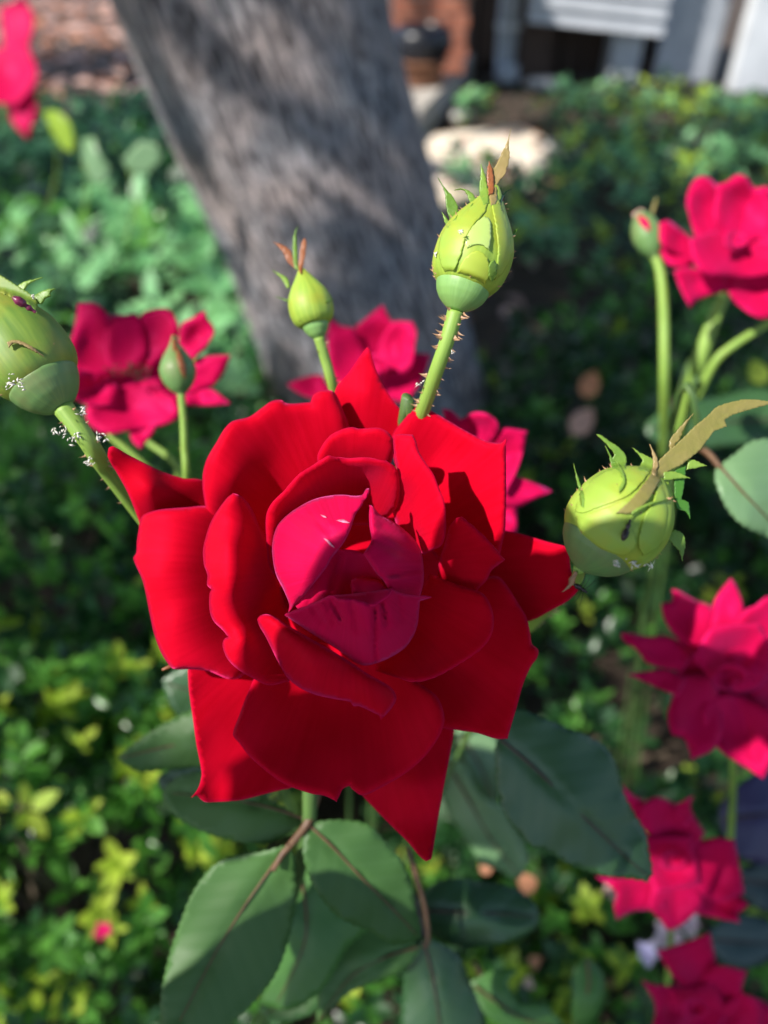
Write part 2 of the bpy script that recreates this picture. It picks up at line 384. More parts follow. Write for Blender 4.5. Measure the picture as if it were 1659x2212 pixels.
def prism(name, poly, z0, z1, m, parent=None):
    n = len(poly); v = [(p[0], p[1], z0) for p in poly] + [(p[0], p[1], z1) for p in poly]
    f = [tuple(range(n, 2*n)), tuple(reversed(range(n)))] + [(i, (i+1) % n, n + (i+1) % n, n + i) for i in range(n)]
    me = mesh(name, v, f)
    bm = bmesh.new(); bm.from_mesh(me); bmesh.ops.recalc_face_normals(bm, faces=bm.faces); bm.to_mesh(me); bm.free()
    return link(name, me, m, parent, smooth=False)
# raised concrete slab in front of the house
a = G(885, 265, .12); b = G(1045, 95, .12)
tag(prism('concrete_slab', [(a.x, a.y), (b.x, b.y), (b.x - .3, b.y + .6), (-.6, b.y + .6), (-.6, a.y + .9), (a.x - .45, a.y + .1)], -.05, .12, CONC), kind='structure')
# dry earth path, a patch of sunlight painted into its pale colour and outline
pp = [G(905, 300), G(1120, 278), G(1185, 310), G(1175, 400), G(1080, 450), G(1000, 440), G(900, 470)]
tag(prism('sunlit_earth_path', [(q.x, q.y) for q in pp], -.03, .016, LITTER), kind='structure')
# brick pillar
yb = 5.0
p0 = PY(845, 175, yb); p1 = PY(1005, 175, yb)
pil = empty('brick_pillar', ((p0.x + p1.x) / 2, yb, .12), 'red brick pillar of the house standing on the concrete slab', 'pillar')
wd = p1.x - p0.x
box('mortar_core', ((p0.x + p1.x) / 2, yb + .2, 1.32), (wd - .012, .388, 2.4), MORT, pil)
bme = [box_me('brick', (.205, .10, .062), .004) for _ in range(1)]; bme[0].materials.append(BRICK)
nb_ = max(2, int(round(wd / .215)))
for r in range(22):
    for k in range(-1, nb_ + 1):
        cx = p0.x + (k + .5 + .5 * (r % 2)) * .215; hw = .1025
        l0, l1 = max(cx - hw, p0.x), min(cx + hw, p1.x)
        if l1 - l0 < .04: continue
        o = bpy.data.objects.new('brick', bme[0]); COL.objects.link(o); o.parent = pil
        o.location = Vector(((l0 + l1) / 2, yb + .045 + random.uniform(-.004, .004), .12 + .036 + r * .0745)) - pil.location
        o.scale = ((l1 - l0) / .205, 1, 1)
# house wall
hw = empty('house_wall', (1.0, 5.75, 0), 'dark timber wall of the house between pillar and raised siding', 'wall')
for k in range(9):
    box('board', (.62 + k * .155, 5.75, 1.3), (.148, .05, 2.6), DARKW, hw)
# downspout
q = PY(1090, 150, 5.55)
ds = empty('downspout', (q.x, 5.55, 0), 'pale blue grey rain downspout beside the brick pillar', 'downspout')
box('pipe', (q.x, 5.55, 1.32), (.125, .09, 2.5), GREYP, ds, bev=.012)
for z in (.30, .62): box('band', (q.x, 5.545, z), (.145, .105, .03), WHITE, ds, bev=.004)
box('outlet', (q.x, 5.47, .06), (.125, .2, .10), GREYP, ds, bev=.012)
# raised shed with lap siding
ys = 5.3
sh = empty('shed', (1.9, ys, 0), 'white clapboard shed raised above a dark gap', 'shed')
q0 = PY(1140, 50, ys); q1 = PY(1432, 82, ys); tilt = math.atan2(q1.z - q0.z, q1.x - q0.x)
L = (q1 - q0).length; mid = (q0 + q1) / 2
for k in range(7):
    o = box('siding_board', (mid.x, ys + .01, mid.z + .045 + k * .085), (L, .018, .088), SIDING, sh, bev=.003); o.rotation_euler = (R(-20), -tilt, 0)
box('wall_core', (mid.x, ys + .55, mid.z + .55), (L - .02, 1.0, 1.0), DARKW, sh)
q = PY(1357, 125, ys + .05); box('pier', (q.x, ys + .2, .17), (.19, .19, .34), GREYP, sh, bev=.006)
q = PY(1160, 125, ys + .05); box('pier', (q.x, ys + .2, .17), (.19, .19, .34), DARKW, sh, bev=.006)
box('back_skirt', (mid.x, ys + 1.0, .2), (L, .04, .5), DARKW, sh)
# pale panel wall and bright wall to the right
q0 = PY(1432, 60, 5.5); q1 = PY(1560, 60, 5.5)
tag(box('panel_wall', ((q0.x + q1.x) / 2, 5.52, 1.0), (q1.x - q0.x, .08, 2.0), GREYP), 'plain grey panel wall to the right of the white clapboards', 'wall')
q0 = PY(1615, 60, 5.15)
tag(box('garden_wall', (q0.x + .75, 5.2, .9), (1.5, .1, 1.8), WHITE), 'bright white sunlit wall at the right edge', 'wall')
# pot
def lathe(name, prof, m, parent=None, seg=24, origin=(0, 0, 0)):
    v = []; f = []
    for (r, z) in prof:
        for k in range(seg): a = 2*math.pi*k/seg; v.append((origin[0] + r*math.cos(a), origin[1] + r*math.sin(a), origin[2] + z))
    for i in range(len(prof) - 1):
        for k in range(seg): f.append((i*seg+k, i*seg+(k+1) % seg, (i+1)*seg+(k+1) % seg, (i+1)*seg+k))
    f.append(tuple(reversed(range(seg))))
    return link(name, mesh(name, v, f), m, parent)
q = PY(912, 100, 4.72)
pot = empty('fire_bowl', (q.x, 4.72, .12), 'black round bowl on a brown clay stand before the brick pillar', 'bowl')
lathe('stand', [(.115, 0), (.125, .02), (.11, .1), (.125, q.z - .12 - .09), (.14, q.z - .12 - .06), (.02, q.z - .12 - .06)], TERR, pot, origin=(q.x, 4.72, .12))
lathe('bowl', [(.02, -.10), (.09, -.085), (.145, -.04), (.165, .01), (.16, .06), (.13, .095), (.115, .095), (.14, .05), (.13, -.02), (.05, -.06), (.001, -.065)], BLACK, pot, origin=(q.x, 4.72, q.z))
q = G(1440, 160); tag(box('loose_brick', (q.x, q.y, .045), (.30, .11, .09), plain_mat('tan_brick', (.30, .17, .12), (.42, .26, .2), 12, rough=.9), bev=.008, rz=.12), 'tan brick lying on the ground in front of the raised shed', 'brick')
STONE = plain_mat('stone_pale', (.36, .35, .34), (.52, .5, .48), 14, rough=.9)
def stone(c, s, seed, label, m=STONE):
    bm = bmesh.new(); bmesh.ops.create_icosphere(bm, subdivisions=2, radius=1); rnd = random.Random(seed)
    for q in bm.verts:
        n_ = 1 + .16 * math.sin(q.co.x * 3 + seed) * math.cos(q.co.y * 4) + rnd.uniform(-.05, .05); q.co = Vector((q.co.x*s[0]*n_, q.co.y*s[1]*n_, q.co.z*s[2]*n_))
    me = bpy.data.meshes.new('stone'); bm.to_mesh(me); bm.free(); o = link('stone', me, m); o.location = c; o.rotation_euler.z = seed
    tag(o, label, 'stone'); return o
for i, (x, y, s, lb) in enumerate([(1225, 328, (.16, .11, .05), 'flat pale stone beside the sunlit earth path, right of the tall bud'),
                                   (1000, 262, (.07, .06, .04), 'small rounded stone below the corner of the concrete slab'),
                                   (1170, 190, (.13, .1, .04), 'flat grey stone on the ground in front of the downspout')]):
    q = G(x, y); stone((q.x, q.y, .02), s, i + 1, lb)

# =====================================================================  TREE
def bark_mat():
    m, n, l, b, out = mat('bark'); tc = n.new('ShaderNodeTexCoord')
    at = n.new('ShaderNodeAttribute'); at.attribute_name = 'pv'
    v1 = mapping(n, l, at.outputs['Vector'], (9, 3.6, 9)); a = noise(n, l, v1, 5.5, 10, .78)
    v2 = mapping(n, l, at.outputs['Vector'], (22, 8, 22)); b2 = noise(n, l, v2, 5., 5, .6)
    vo = noise(n, l, tc.outputs['Object'], 7, 5)
    mu = n.new('ShaderNodeMath'); mu.operation = 'MULTIPLY_ADD'; l.new(b2.outputs[0], mu.inputs[0]); mu.inputs[1].default_value = .5; l.new(a.outputs[0], mu.inputs[2])
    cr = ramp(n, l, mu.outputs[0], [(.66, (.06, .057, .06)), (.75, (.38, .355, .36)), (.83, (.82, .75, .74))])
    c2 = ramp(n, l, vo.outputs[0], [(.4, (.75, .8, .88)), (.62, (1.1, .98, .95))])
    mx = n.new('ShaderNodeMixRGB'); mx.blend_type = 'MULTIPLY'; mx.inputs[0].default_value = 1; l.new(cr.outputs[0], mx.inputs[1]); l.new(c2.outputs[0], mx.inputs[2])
    l.new(mx.outputs[0], b.inputs['Base Color']); b.inputs['Roughness'].default_value = .9
    bump(n, l, mu.outputs[0], 1., .02, b); return m
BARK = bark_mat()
def trunk(name, pts, parent, seg=48, sub=18, rel=.06):
    Q = [p for p, _ in pts]; Rr = [r for _, r in pts]; C = []; RR = []
    for i in range(len(Q) - 1):
        p0 = Q[max(i-1, 0)]; p1 = Q[i]; p2 = Q[i+1]; p3 = Q[min(i+2, len(Q)-1)]
        for j in range(sub):
            t = j / sub; C.append(.5*((2*p1)+(p2-p0)*t+(2*p0-5*p1+4*p2-p3)*t*t+(3*p1-p0-3*p2+p3)*t**3)); RR.append(Rr[i]*(1-t)+Rr[i+1]*t)
    C.append(Q[-1]); RR.append(Rr[-1]); v = []; f = []; pv = []; Ln = 0
    ph = [random.uniform(0, 6.28) for _ in range(8)]
    for i, c in enumerate(C):
        t = (C[min(i+1, len(C)-1)] - C[max(i-1, 0)]).normalized(); a = t.cross(Vector((0, 1, .1))).normalized(); b = t.cross(a)
        if i: Ln += (c - C[i-1]).length
        for k in range(seg):
            an = 2*math.pi*k/seg
            g = sum(math.sin(n_*an + ph[j] + Ln*(1.5 + j)*1.3) / (1 + j*.5) for j, n_ in enumerate((2, 3, 5, 9, 14, 21)))
            rr = RR[i] * (1 + rel * .35 * g + random.uniform(-1, 1) * rel * .12)
            v.append(c + (a*math.cos(an) + b*math.sin(an))*rr); pv.append((math.cos(an)*.5*RR[i]*5, Ln, math.sin(an)*.5*RR[i]*5))
    for i in range(len(C)-1):
        for k in range(seg): f.append((i*seg+k, i*seg+(k+1) % seg, (i+1)*seg+(k+1) % seg, (i+1)*seg+k))
    f.append(tuple(range(len(v)-seg, len(v))))
    me = mesh(name, v, f); at = me.attributes.new('pv', 'FLOAT_VECTOR', 'POINT'); at.data.foreach_set('vector', np.array(pv, np.float32).ravel())
    return link(name, me, BARK, parent)
# trunk axis from traced edges
def axis_pt(xl, xr, y, d):
    c = P((xl + xr) / 2, y, d); return c
T0 = P(870, 1020, 1.60); T1 = P(740, 560, 1.36); T2 = P(560, 60, 1.15)
dirn = (T2 - T0).normalized()
T00 = T0 - dirn * ((T0.z + .05) / dirn.z) * 1.0
tree = empty('leaning_tree', (T00.x, T00.y, 0), 'thick leaning grey tree trunk rising behind the red roses', 'tree')
T3 = T2 + dirn * .9 + Vector((-.05, -.1, .1)); T4 = T3 + Vector((-.7, -.5, 1.0)); T5 = T4 + Vector((-.9, -.7, 1.1))
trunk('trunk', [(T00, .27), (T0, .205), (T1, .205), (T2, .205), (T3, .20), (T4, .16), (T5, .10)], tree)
for (a_, b_, c_) in ((T3, Vector((.9, .6, 1.5)), Vector((1.2, .9, 1.2))), (T4, Vector((.4, 1.2, 1.0)), Vector((.5, 1.5, .8))), (T4, Vector((-1.1, .5, .7)), Vector((-1.3, .8, .6))), (T3, Vector((-.2, -1.1, 1.3)), Vector((.4, -1.4, .8)))):
    trunk('limb', [(a_, .10), (a_ + b_, .07), (a_ + b_ + c_, .03)], tree, seg=14, sub=8)

# =====================================================================  FOLIAGE
def leaf_me(name, L=1, Wd=.5, fold=.12, curl=.12, m=None, rows=5, pointed=False):
    v = []; f = []
    for i in range(rows + 1):
        t = i / rows
        wv = math.sin(math.pi * t ** (.85 if not pointed else .7)) ** (.75 if not pointed else 1) * Wd / 2
        z = -curl * (t - .3) ** 2
        v += [(-wv, t*L, z + fold*wv), (0, t*L, z), (wv, t*L, z + fold*wv)]
    for i in range(rows):
        a = 3*i; f += [(a, a+1, a+4, a+3), (a+1, a+2, a+5, a+4)]
    me = mesh(name, v, f)
    if m: me.materials.append(m)
    me.polygons.foreach_set('use_smooth', [True]*len(me.polygons)); return me
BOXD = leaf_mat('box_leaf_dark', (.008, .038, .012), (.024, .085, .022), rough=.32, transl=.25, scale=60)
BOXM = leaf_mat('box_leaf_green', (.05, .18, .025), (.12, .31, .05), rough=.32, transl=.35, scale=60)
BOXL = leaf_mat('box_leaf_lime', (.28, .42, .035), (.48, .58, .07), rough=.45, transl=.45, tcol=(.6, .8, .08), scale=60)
GCOV = leaf_mat('ground_leaf_green', (.12, .32, .13), (.24, .50, .22), rough=.42, transl=.3, scale=40)
GCOVD = leaf_mat('ground_leaf_dark', (.008, .032, .015), (.022, .07, .026), rough=.5, transl=.2, scale=40)
DEAD = leaf_mat('dead_leaf_orange', (.20, .07, .035), (.46, .20, .10), rough=.6, transl=.2, scale=60)
DEADP = leaf_mat('dead_leaf_pink', (.35, .20, .16), (.55, .36, .30), rough=.6, transl=.2, scale=60)
CAN = leaf_mat('canopy_leaf', (.03, .08, .02), (.06, .14, .03), transl=.25, scale=10)
def rot_for(nrm, tip):
    """basis: y along tip, z near nrm"""
    y = tip.normalized(); x = y.cross(nrm)
    if x.length < 1e-4: x = y.cross(Vector((.3, 1, .2)))
    x.normalize(); z = x.cross(y); m = Matrix((x, y, z)).transposed(); return m
def shoots(n, pos_fn, rnd, size, per=(4, 7), spread=.75, lime=.3, dark=.4, jitter=.01):
    """yield (loc, rot3, scale, material index 0 dark 1 green 2 lime)"""
    out = []
    for _ in range(n):
        r = pos_fn(rnd)
        if r is None: continue
        p, nr, deep = r
        d = (nr + Vector((rnd.uniform(-1, 1), rnd.uniform(-1, 1), rnd.uniform(-.3, 1))) * .6).normalized()
        u = rnd.random(); mi = 2 if (u < lime and deep < .3) else (0 if u > 1 - dark else 1)
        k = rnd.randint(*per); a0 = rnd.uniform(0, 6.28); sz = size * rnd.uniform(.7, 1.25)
        s1 = d.orthogonal().normalized(); s2 = d.cross(s1)
        for j in range(k):
            a = a0 + j * 2.4; tier = j / k
            side = s1 * math.cos(a) + s2 * math.sin(a)
            tip = (d * (.25 + .75 * tier) + side * spread * (1.1 - .5 * tier) + Vector((rnd.uniform(-.2, .2),)*3)).normalized()
            nm = (d - tip * d.dot(tip)) + Vector((0, 0, .15)); 
            if nm.length < .05: nm = Vector((0, 0, 1))
            out.append((p + d * sz * .5 * tier + side * sz*.05, rot_for(nm.normalized(), tip), sz * rnd.uniform(.75, 1.2), mi))
    return out
def plant(name, label, cat, base, leaves, meshes, mats, n_obj, twigs=None, group=None, leafname='leaf', split=None):
    root = empty(name, base, label, cat, group)
    def vis(q):
        r = q[0] - CAM; d = r.dot(FWD)
        if d < .05: return 0
        x = 829.5 + r.dot(RGT)/d*FPX; y = 1106 - r.dot(UP)/d*FPX
        return (q[2] / d) * (1 if (-30 < x < 1690 and -30 < y < 2240) else .05) * (1 + .0 * d)
    leaves = sorted(leaves, key=vis, reverse=True)
    near, rest = leaves[:n_obj], leaves[n_obj:]
    rest = [q for q in rest]
    vm = []
    for k, mm_ in enumerate(mats):
        row = []
        for me in meshes:
            c = me.copy(); c.materials.clear(); c.materials.append(mm_); row.append(c)
        vm.append(row)
    inv = Matrix.Translation(-root.location)
    for i, (p, r, s, mi) in enumerate(near):
        o = bpy.data.objects.new(leafname, vm[mi][i % len(meshes)]); COL.objects.link(o); o.parent = root
        o.matrix_local = inv @ (Matrix.Translation(p) @ r.to_4x4() @ Matrix.Scale(s, 4))
    if rest:
        V = []; F = []; MI = []; base_v = [np.array([tuple(q.co) for q in me.vertices]) for me in meshes]
        base_f = [[tuple(pq.vertices) for pq in me.polygons] for me in meshes]; off = 0
        for i, (p, r, s, mi) in enumerate(rest):
            k = i % len(meshes); A = base_v[k] @ np.array(r).T * s + np.array(p); V.append(A)
            F += [tuple(x + off for x in fc) for fc in base_f[k]]; MI += [mi] * len(base_f[k]); off += len(A)
        me = mesh('foliage', np.vstack(V).tolist(), F)
        for mm_ in mats: me.materials.append(mm_)
        me.polygons.foreach_set('material_index', MI)
        o = link('foliage', me, None, root); o['kind'] = 'stuff'
    if twigs:
        for tw in twigs: tube('twig', tw, TWIG, root, seg=6, sub=3)
    return root
TWIG = plain_mat('twig_bark', (.05, .035, .025), (.12, .09, .06), 90, rough=.9)
LM = [leaf_me('leaf', 1, .46), leaf_me('leaf', 1, .52, fold=.3, curl=.2), leaf_me('leaf', 1, .42, fold=.05, curl=-.1)]
LP = [leaf_me('leaf', 1, .55, pointed=True), leaf_me('leaf', 1, .5, fold=.35, curl=.35, pointed=True)]
def mound(center, rad, layers=(1.0, .86, .7)):
    c = Vector(center)
    def fn(rnd):
        for _ in range(40):
            d = Vector((rnd.gauss(0, 1), rnd.gauss(0, 1), rnd.gauss(0, 1))).normalized()
            if d.z < -.35: continue
            n0 = Vector((d.x / rad[0], d.y / rad[1], d.z / rad[2])).normalized()
            if n0.dot((CAM - c).normalized()) < -.35: continue
            lay = rnd.choice(layers)
            bump_ = 1 + .10 * math.sin(d.x * 9 + 1) * math.cos(d.y * 8) + .06 * math.sin(d.z * 17 + d.x * 13)
            p = c + Vector((d.x*rad[0], d.y*rad[1], d.z*rad[2])) * lay * bump_
            if p.z < .01: continue
            return p, n0, 1 - lay
        return None
    return fn
def twigs_for(c, rad, n, seed, r=.003):
    rnd = random.Random(seed); out = []
    for _ in range(n):
        d = Vector((rnd.gauss(0, .6), rnd.gauss(0, .6) - .3, abs(rnd.gauss(.6, .4)))).normalized()
        e = Vector(c) + Vector((d.x*rad[0], d.y*rad[1], d.z*rad[2])) * .9; b = Vector((c[0] + rnd.uniform(-.05, .05), c[1] + rnd.uniform(-.05, .05), 0))
        out.append([(b, r*2), (b.lerp(e, .5) + Vector((0, 0, .04)), r*1.4), (e, r*.5)])
    return out
rnd = random.Random(3)
# S1 near left box shrub
def shrub(name, label, cpx, rad, n, size, seed, lime=.3, dark=.4, n_obj=250, mats=None, meshes=None, per=(4, 7), group=None, cat='shrub', ntw=14, layers=(1.0, .86, .7)):
    c = cpx; rr = random.Random(seed)
    lv = shoots(n, mound(c, rad, layers), rr, size, per=per, lime=lime, dark=dark)
    return plant(name, label, cat, (c[0], c[1], 0), lv, meshes or LM, mats or [BOXD, BOXM, BOXL], n_obj, twigs_for(c, rad, ntw, seed), group)
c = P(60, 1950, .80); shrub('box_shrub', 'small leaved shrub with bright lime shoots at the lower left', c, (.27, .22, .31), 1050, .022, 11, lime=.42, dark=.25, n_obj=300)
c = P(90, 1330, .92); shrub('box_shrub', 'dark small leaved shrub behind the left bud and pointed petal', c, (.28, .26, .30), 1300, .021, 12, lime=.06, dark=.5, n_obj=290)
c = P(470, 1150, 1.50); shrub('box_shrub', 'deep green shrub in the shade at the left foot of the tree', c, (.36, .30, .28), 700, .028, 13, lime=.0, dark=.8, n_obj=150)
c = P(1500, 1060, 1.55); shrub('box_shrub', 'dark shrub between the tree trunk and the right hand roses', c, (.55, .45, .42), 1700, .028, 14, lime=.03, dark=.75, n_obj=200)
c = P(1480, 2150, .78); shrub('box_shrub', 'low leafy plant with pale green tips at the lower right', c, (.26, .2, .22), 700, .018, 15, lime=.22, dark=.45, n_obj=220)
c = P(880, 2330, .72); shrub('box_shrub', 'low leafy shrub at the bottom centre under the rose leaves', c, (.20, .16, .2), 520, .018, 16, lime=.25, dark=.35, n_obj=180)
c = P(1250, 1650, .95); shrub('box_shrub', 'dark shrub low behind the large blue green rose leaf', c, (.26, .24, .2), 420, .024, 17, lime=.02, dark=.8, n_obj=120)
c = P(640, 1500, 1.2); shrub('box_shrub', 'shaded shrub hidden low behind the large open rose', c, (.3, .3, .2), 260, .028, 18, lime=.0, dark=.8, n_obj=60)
# ground cover behind (uncountable)
def cover(name, x0, x1, y0, y1, n, size, seed, mats, zfn, lime=.15, dark=.4, skip=None):
    rr = random.Random(seed); lv = []
    def fn(r_):
        x = r_.uniform(x0, x1); y = r_.uniform(y0, y1)
        if skip and skip(x, y): return None
        z = zfn(x, y) * r_.uniform(.2, 1); return Vector((x, y, z)), Vector((0, -.25, 1)).normalized(), 0
    lv = shoots(n, fn, rr, size, per=(3, 5), lime=lime, dark=dark, spread=1.2)
    V = []; F = []; MI = []; off = 0
    bv = [np.array([tuple(q.co) for q in me.vertices]) for me in LP]; bf = [[tuple(pq.vertices) for pq in me.polygons] for me in LP]
    for i, (p, r, s, mi) in enumerate(lv):
        k = i % 2; A = bv[k] @ np.array(r).T * s + np.array(p); V.append(A); F += [tuple(x + off for x in fc) for fc in bf[k]]; MI += [mi]*len(bf[k]); off += len(A)
    me = mesh(name, np.vstack(V).tolist(), F)
    for m_ in mats: me.materials.append(m_)
    me.polygons.foreach_set('material_index', MI); o = link(name, me); o['kind'] = 'stuff'
    o['label'] = 'ground cover'; return o
def hump(x, y): return .10 + .10 * max(0, math.sin(x * 3.1 + 1) * math.cos(y * 2.3)) + .05
pa = [(q.x, q.y) for q in pp]
def on_path(x, y):
    return bool(inside(np.array([[x, y]]), np.array(pa))[0]) or (x < b.x and y > a.y - .1 and x < a.x + (y - a.y) * .28 + .15 and x > -.8)
o = cover('ground_cover', -3.2, -.15, 1.15, 4.3, 2900, .072, 21, [GCOVD, GCOV, BOXM], lambda x, y: .26 if y < 2.4 else .14, lime=.08, dark=.28)
o['label'] = 'leafy green ground cover to the left of the tree'
o = cover('ground_cover', 0.25, 4.2, 2.2, 4.35, 2400, .055, 22, [GCOVD, GCOV, BOXL], hump, lime=.16, dark=.4, skip=on_path)
o['label'] = 'leafy green ground cover in front of the house'
# reddish leaf litter at the top left
rr = random.Random(5); lv = []
for _ in range(70):  # leaves added on the path, colours standing in for warm sun dapples
    q = G(rr.uniform(880, 1200), rr.uniform(290, 720)); an = rr.uniform(0, 6.28)
    lv.append((Vector((q.x, q.y, .02 + rr.uniform(0, .02))), rot_for(Vector((rr.uniform(-.4, .4), rr.uniform(-.5, .2), 1)).normalized(), Vector((math.cos(an), math.sin(an), .1))), rr.uniform(.05, .10), rr.choice((0, 1, 1))))
for _ in range(1700):
    p = Vector((rr.uniform(-5.5, -.5), rr.uniform(3.2, 10.), rr.uniform(.0, .05)))
    an = rr.uniform(0, 6.28); lv.append((p, rot_for(Vector((rr.uniform(-.5, .5), rr.uniform(-.6, .2), 1)).normalized(), Vector((math.cos(an), math.sin(an), rr.uniform(-.2, .4)))), rr.uniform(.09, .17), rr.choice((0, 1, 1))))
bv = np.array([tuple(q.co) for q in LP[1].vertices]); bf = [tuple(pq.vertices) for pq in LP[1].polygons]; V = []; F = []; MI = []
for i, (p, r, s, mi) in enumerate(lv):
    F += [tuple(x + i*len(bv) for x in fc) for fc in bf]; V.append(bv @ np.array(r).T * s + np.array(p)); MI += [mi]*len(bf)
me = mesh('leaf_litter', np.vstack(V).tolist(), F); me.materials.append(DEAD); me.materials.append(DEADP); me.polygons.foreach_set('material_index', MI)
o = link('leaf_litter', me); o['kind'] = 'stuff'; o['label'] = 'reddish brown leaf litter on the open ground, some added as warm sun dapples'

# =====================================================================  TREE CROWN (unseen; its gaps are shaped to cast the dappled shade)
LIT = [(G(1020, 340), .34), (P(760, 1100, .17), .13), (P(300, 850, .3), .14), (P(1350, 1000, .15), .08), (P(1650, 560, .33), .10), (P(1580, 1300, .28), .016), (P(1460, 1770, .32), .035), (P(1180, 1060, .25), .03),
       (P(1030, 1750, .36), .05), (P(450, 1900, .23), .05), (P(80, 1550, .6), .12), (P(300, 1500, .62), .10), (P(120, 1300, .75), .05), (P(250, 1150, .8), .04), (P(1600, 1500, .28), .02),
       (P(400, 420, 1.15), .06), (P(330, 300, 1.08), .06), (P(500, 120, 1.0), .07), (P(640, 40, 1.0), .08), (P(760, 660, 1.3), .06), (P(900, 800, 1.4), .05), (P(560, 330, 1.1), .04), (P(700, 240, 1.05), .05), (P(850, 500, 1.3), .03),
       (P(200, 1900, .6), .22), (P(220, 500, 1.5), .36), (G(150, 200), .4), (P(120, 330, 2.0), .32), (P(300, 330, 1.7), .12), (P(330, 620, 1.3), .12), (P(380, 470, 1.15), .05),
       (G(1050, 330), .30), (G(1000, 430), .22), (G(1130, 420), .20), (G(930, 200, .12), .42), (PY(1000, 60, 4.7), .28), (PY(930, 20, 4.7), .3), (G(1520, 280), .34), (G(1320, 240), .22), (G(1600, 400), .25), (G(1280, 190), .18),
       (PY(1640, 40, 5.15), .4), (PY(1500, 30, 5.5), .2), (PY(1290, 30, 5.3), .3), (P(1560, 560, .34), .12), (P(880, 2200, .7), .16), (P(1450, 2050, .75), .07), (G(150, 60), .5), (P(1250, 1150, .16), .07), (P(50, 850, .15), .1)]
rr = random.Random(9); V = []; F = []; off = 0
H0, H1 = 2.5, 4.6
cl = np.array([tuple(p) for p, r in LIT]); cr_ = np.array([r for p, r in LIT]); S = np.array(SUNV)
clm = []
while len(clm) < 1250:
    # cluster centres placed where their shade falls on the garden
    gx = rr.uniform(-3.4, 4.2); gy = rr.uniform(-1.2, 6.6); z = rr.uniform(H0, H1)
    clm.append(np.array([gx, gy, 0]) + S * (z / S[2]))
cnt = 0
for cc in clm:
    for _ in range(26):
        q = cc + np.array([rr.gauss(0, .17), rr.gauss(0, .17), rr.gauss(0, .12)])
        dv = q - cl; t = dv @ S; perp = np.linalg.norm(dv - t[:, None] * S, axis=1)
        if ((perp < cr_ + .03) & (t > 0)).any(): continue
        tip = Vector((rr.uniform(-1, 1), rr.uniform(-1, 1), rr.uniform(-.6, .3))).normalized(); s = rr.uniform(.13, .22)
        m_ = rot_for(Vector((rr.uniform(-.6, .6), rr.uniform(-.6, .6), 1)).normalized(), tip)
        loc = [Vector((0, 0, 0)), Vector((.28, .45, .06)), Vector((0, 1, -.05)), Vector((-.28, .45, .06))]
        V += [Vector(q) + (m_ @ (p * s)) for p in loc]; F.append((off, off+1, off+2, off+3)); off += 4
o = link('crown', mesh('crown', V, F), CAN, tree); o['kind'] = 'stuff'

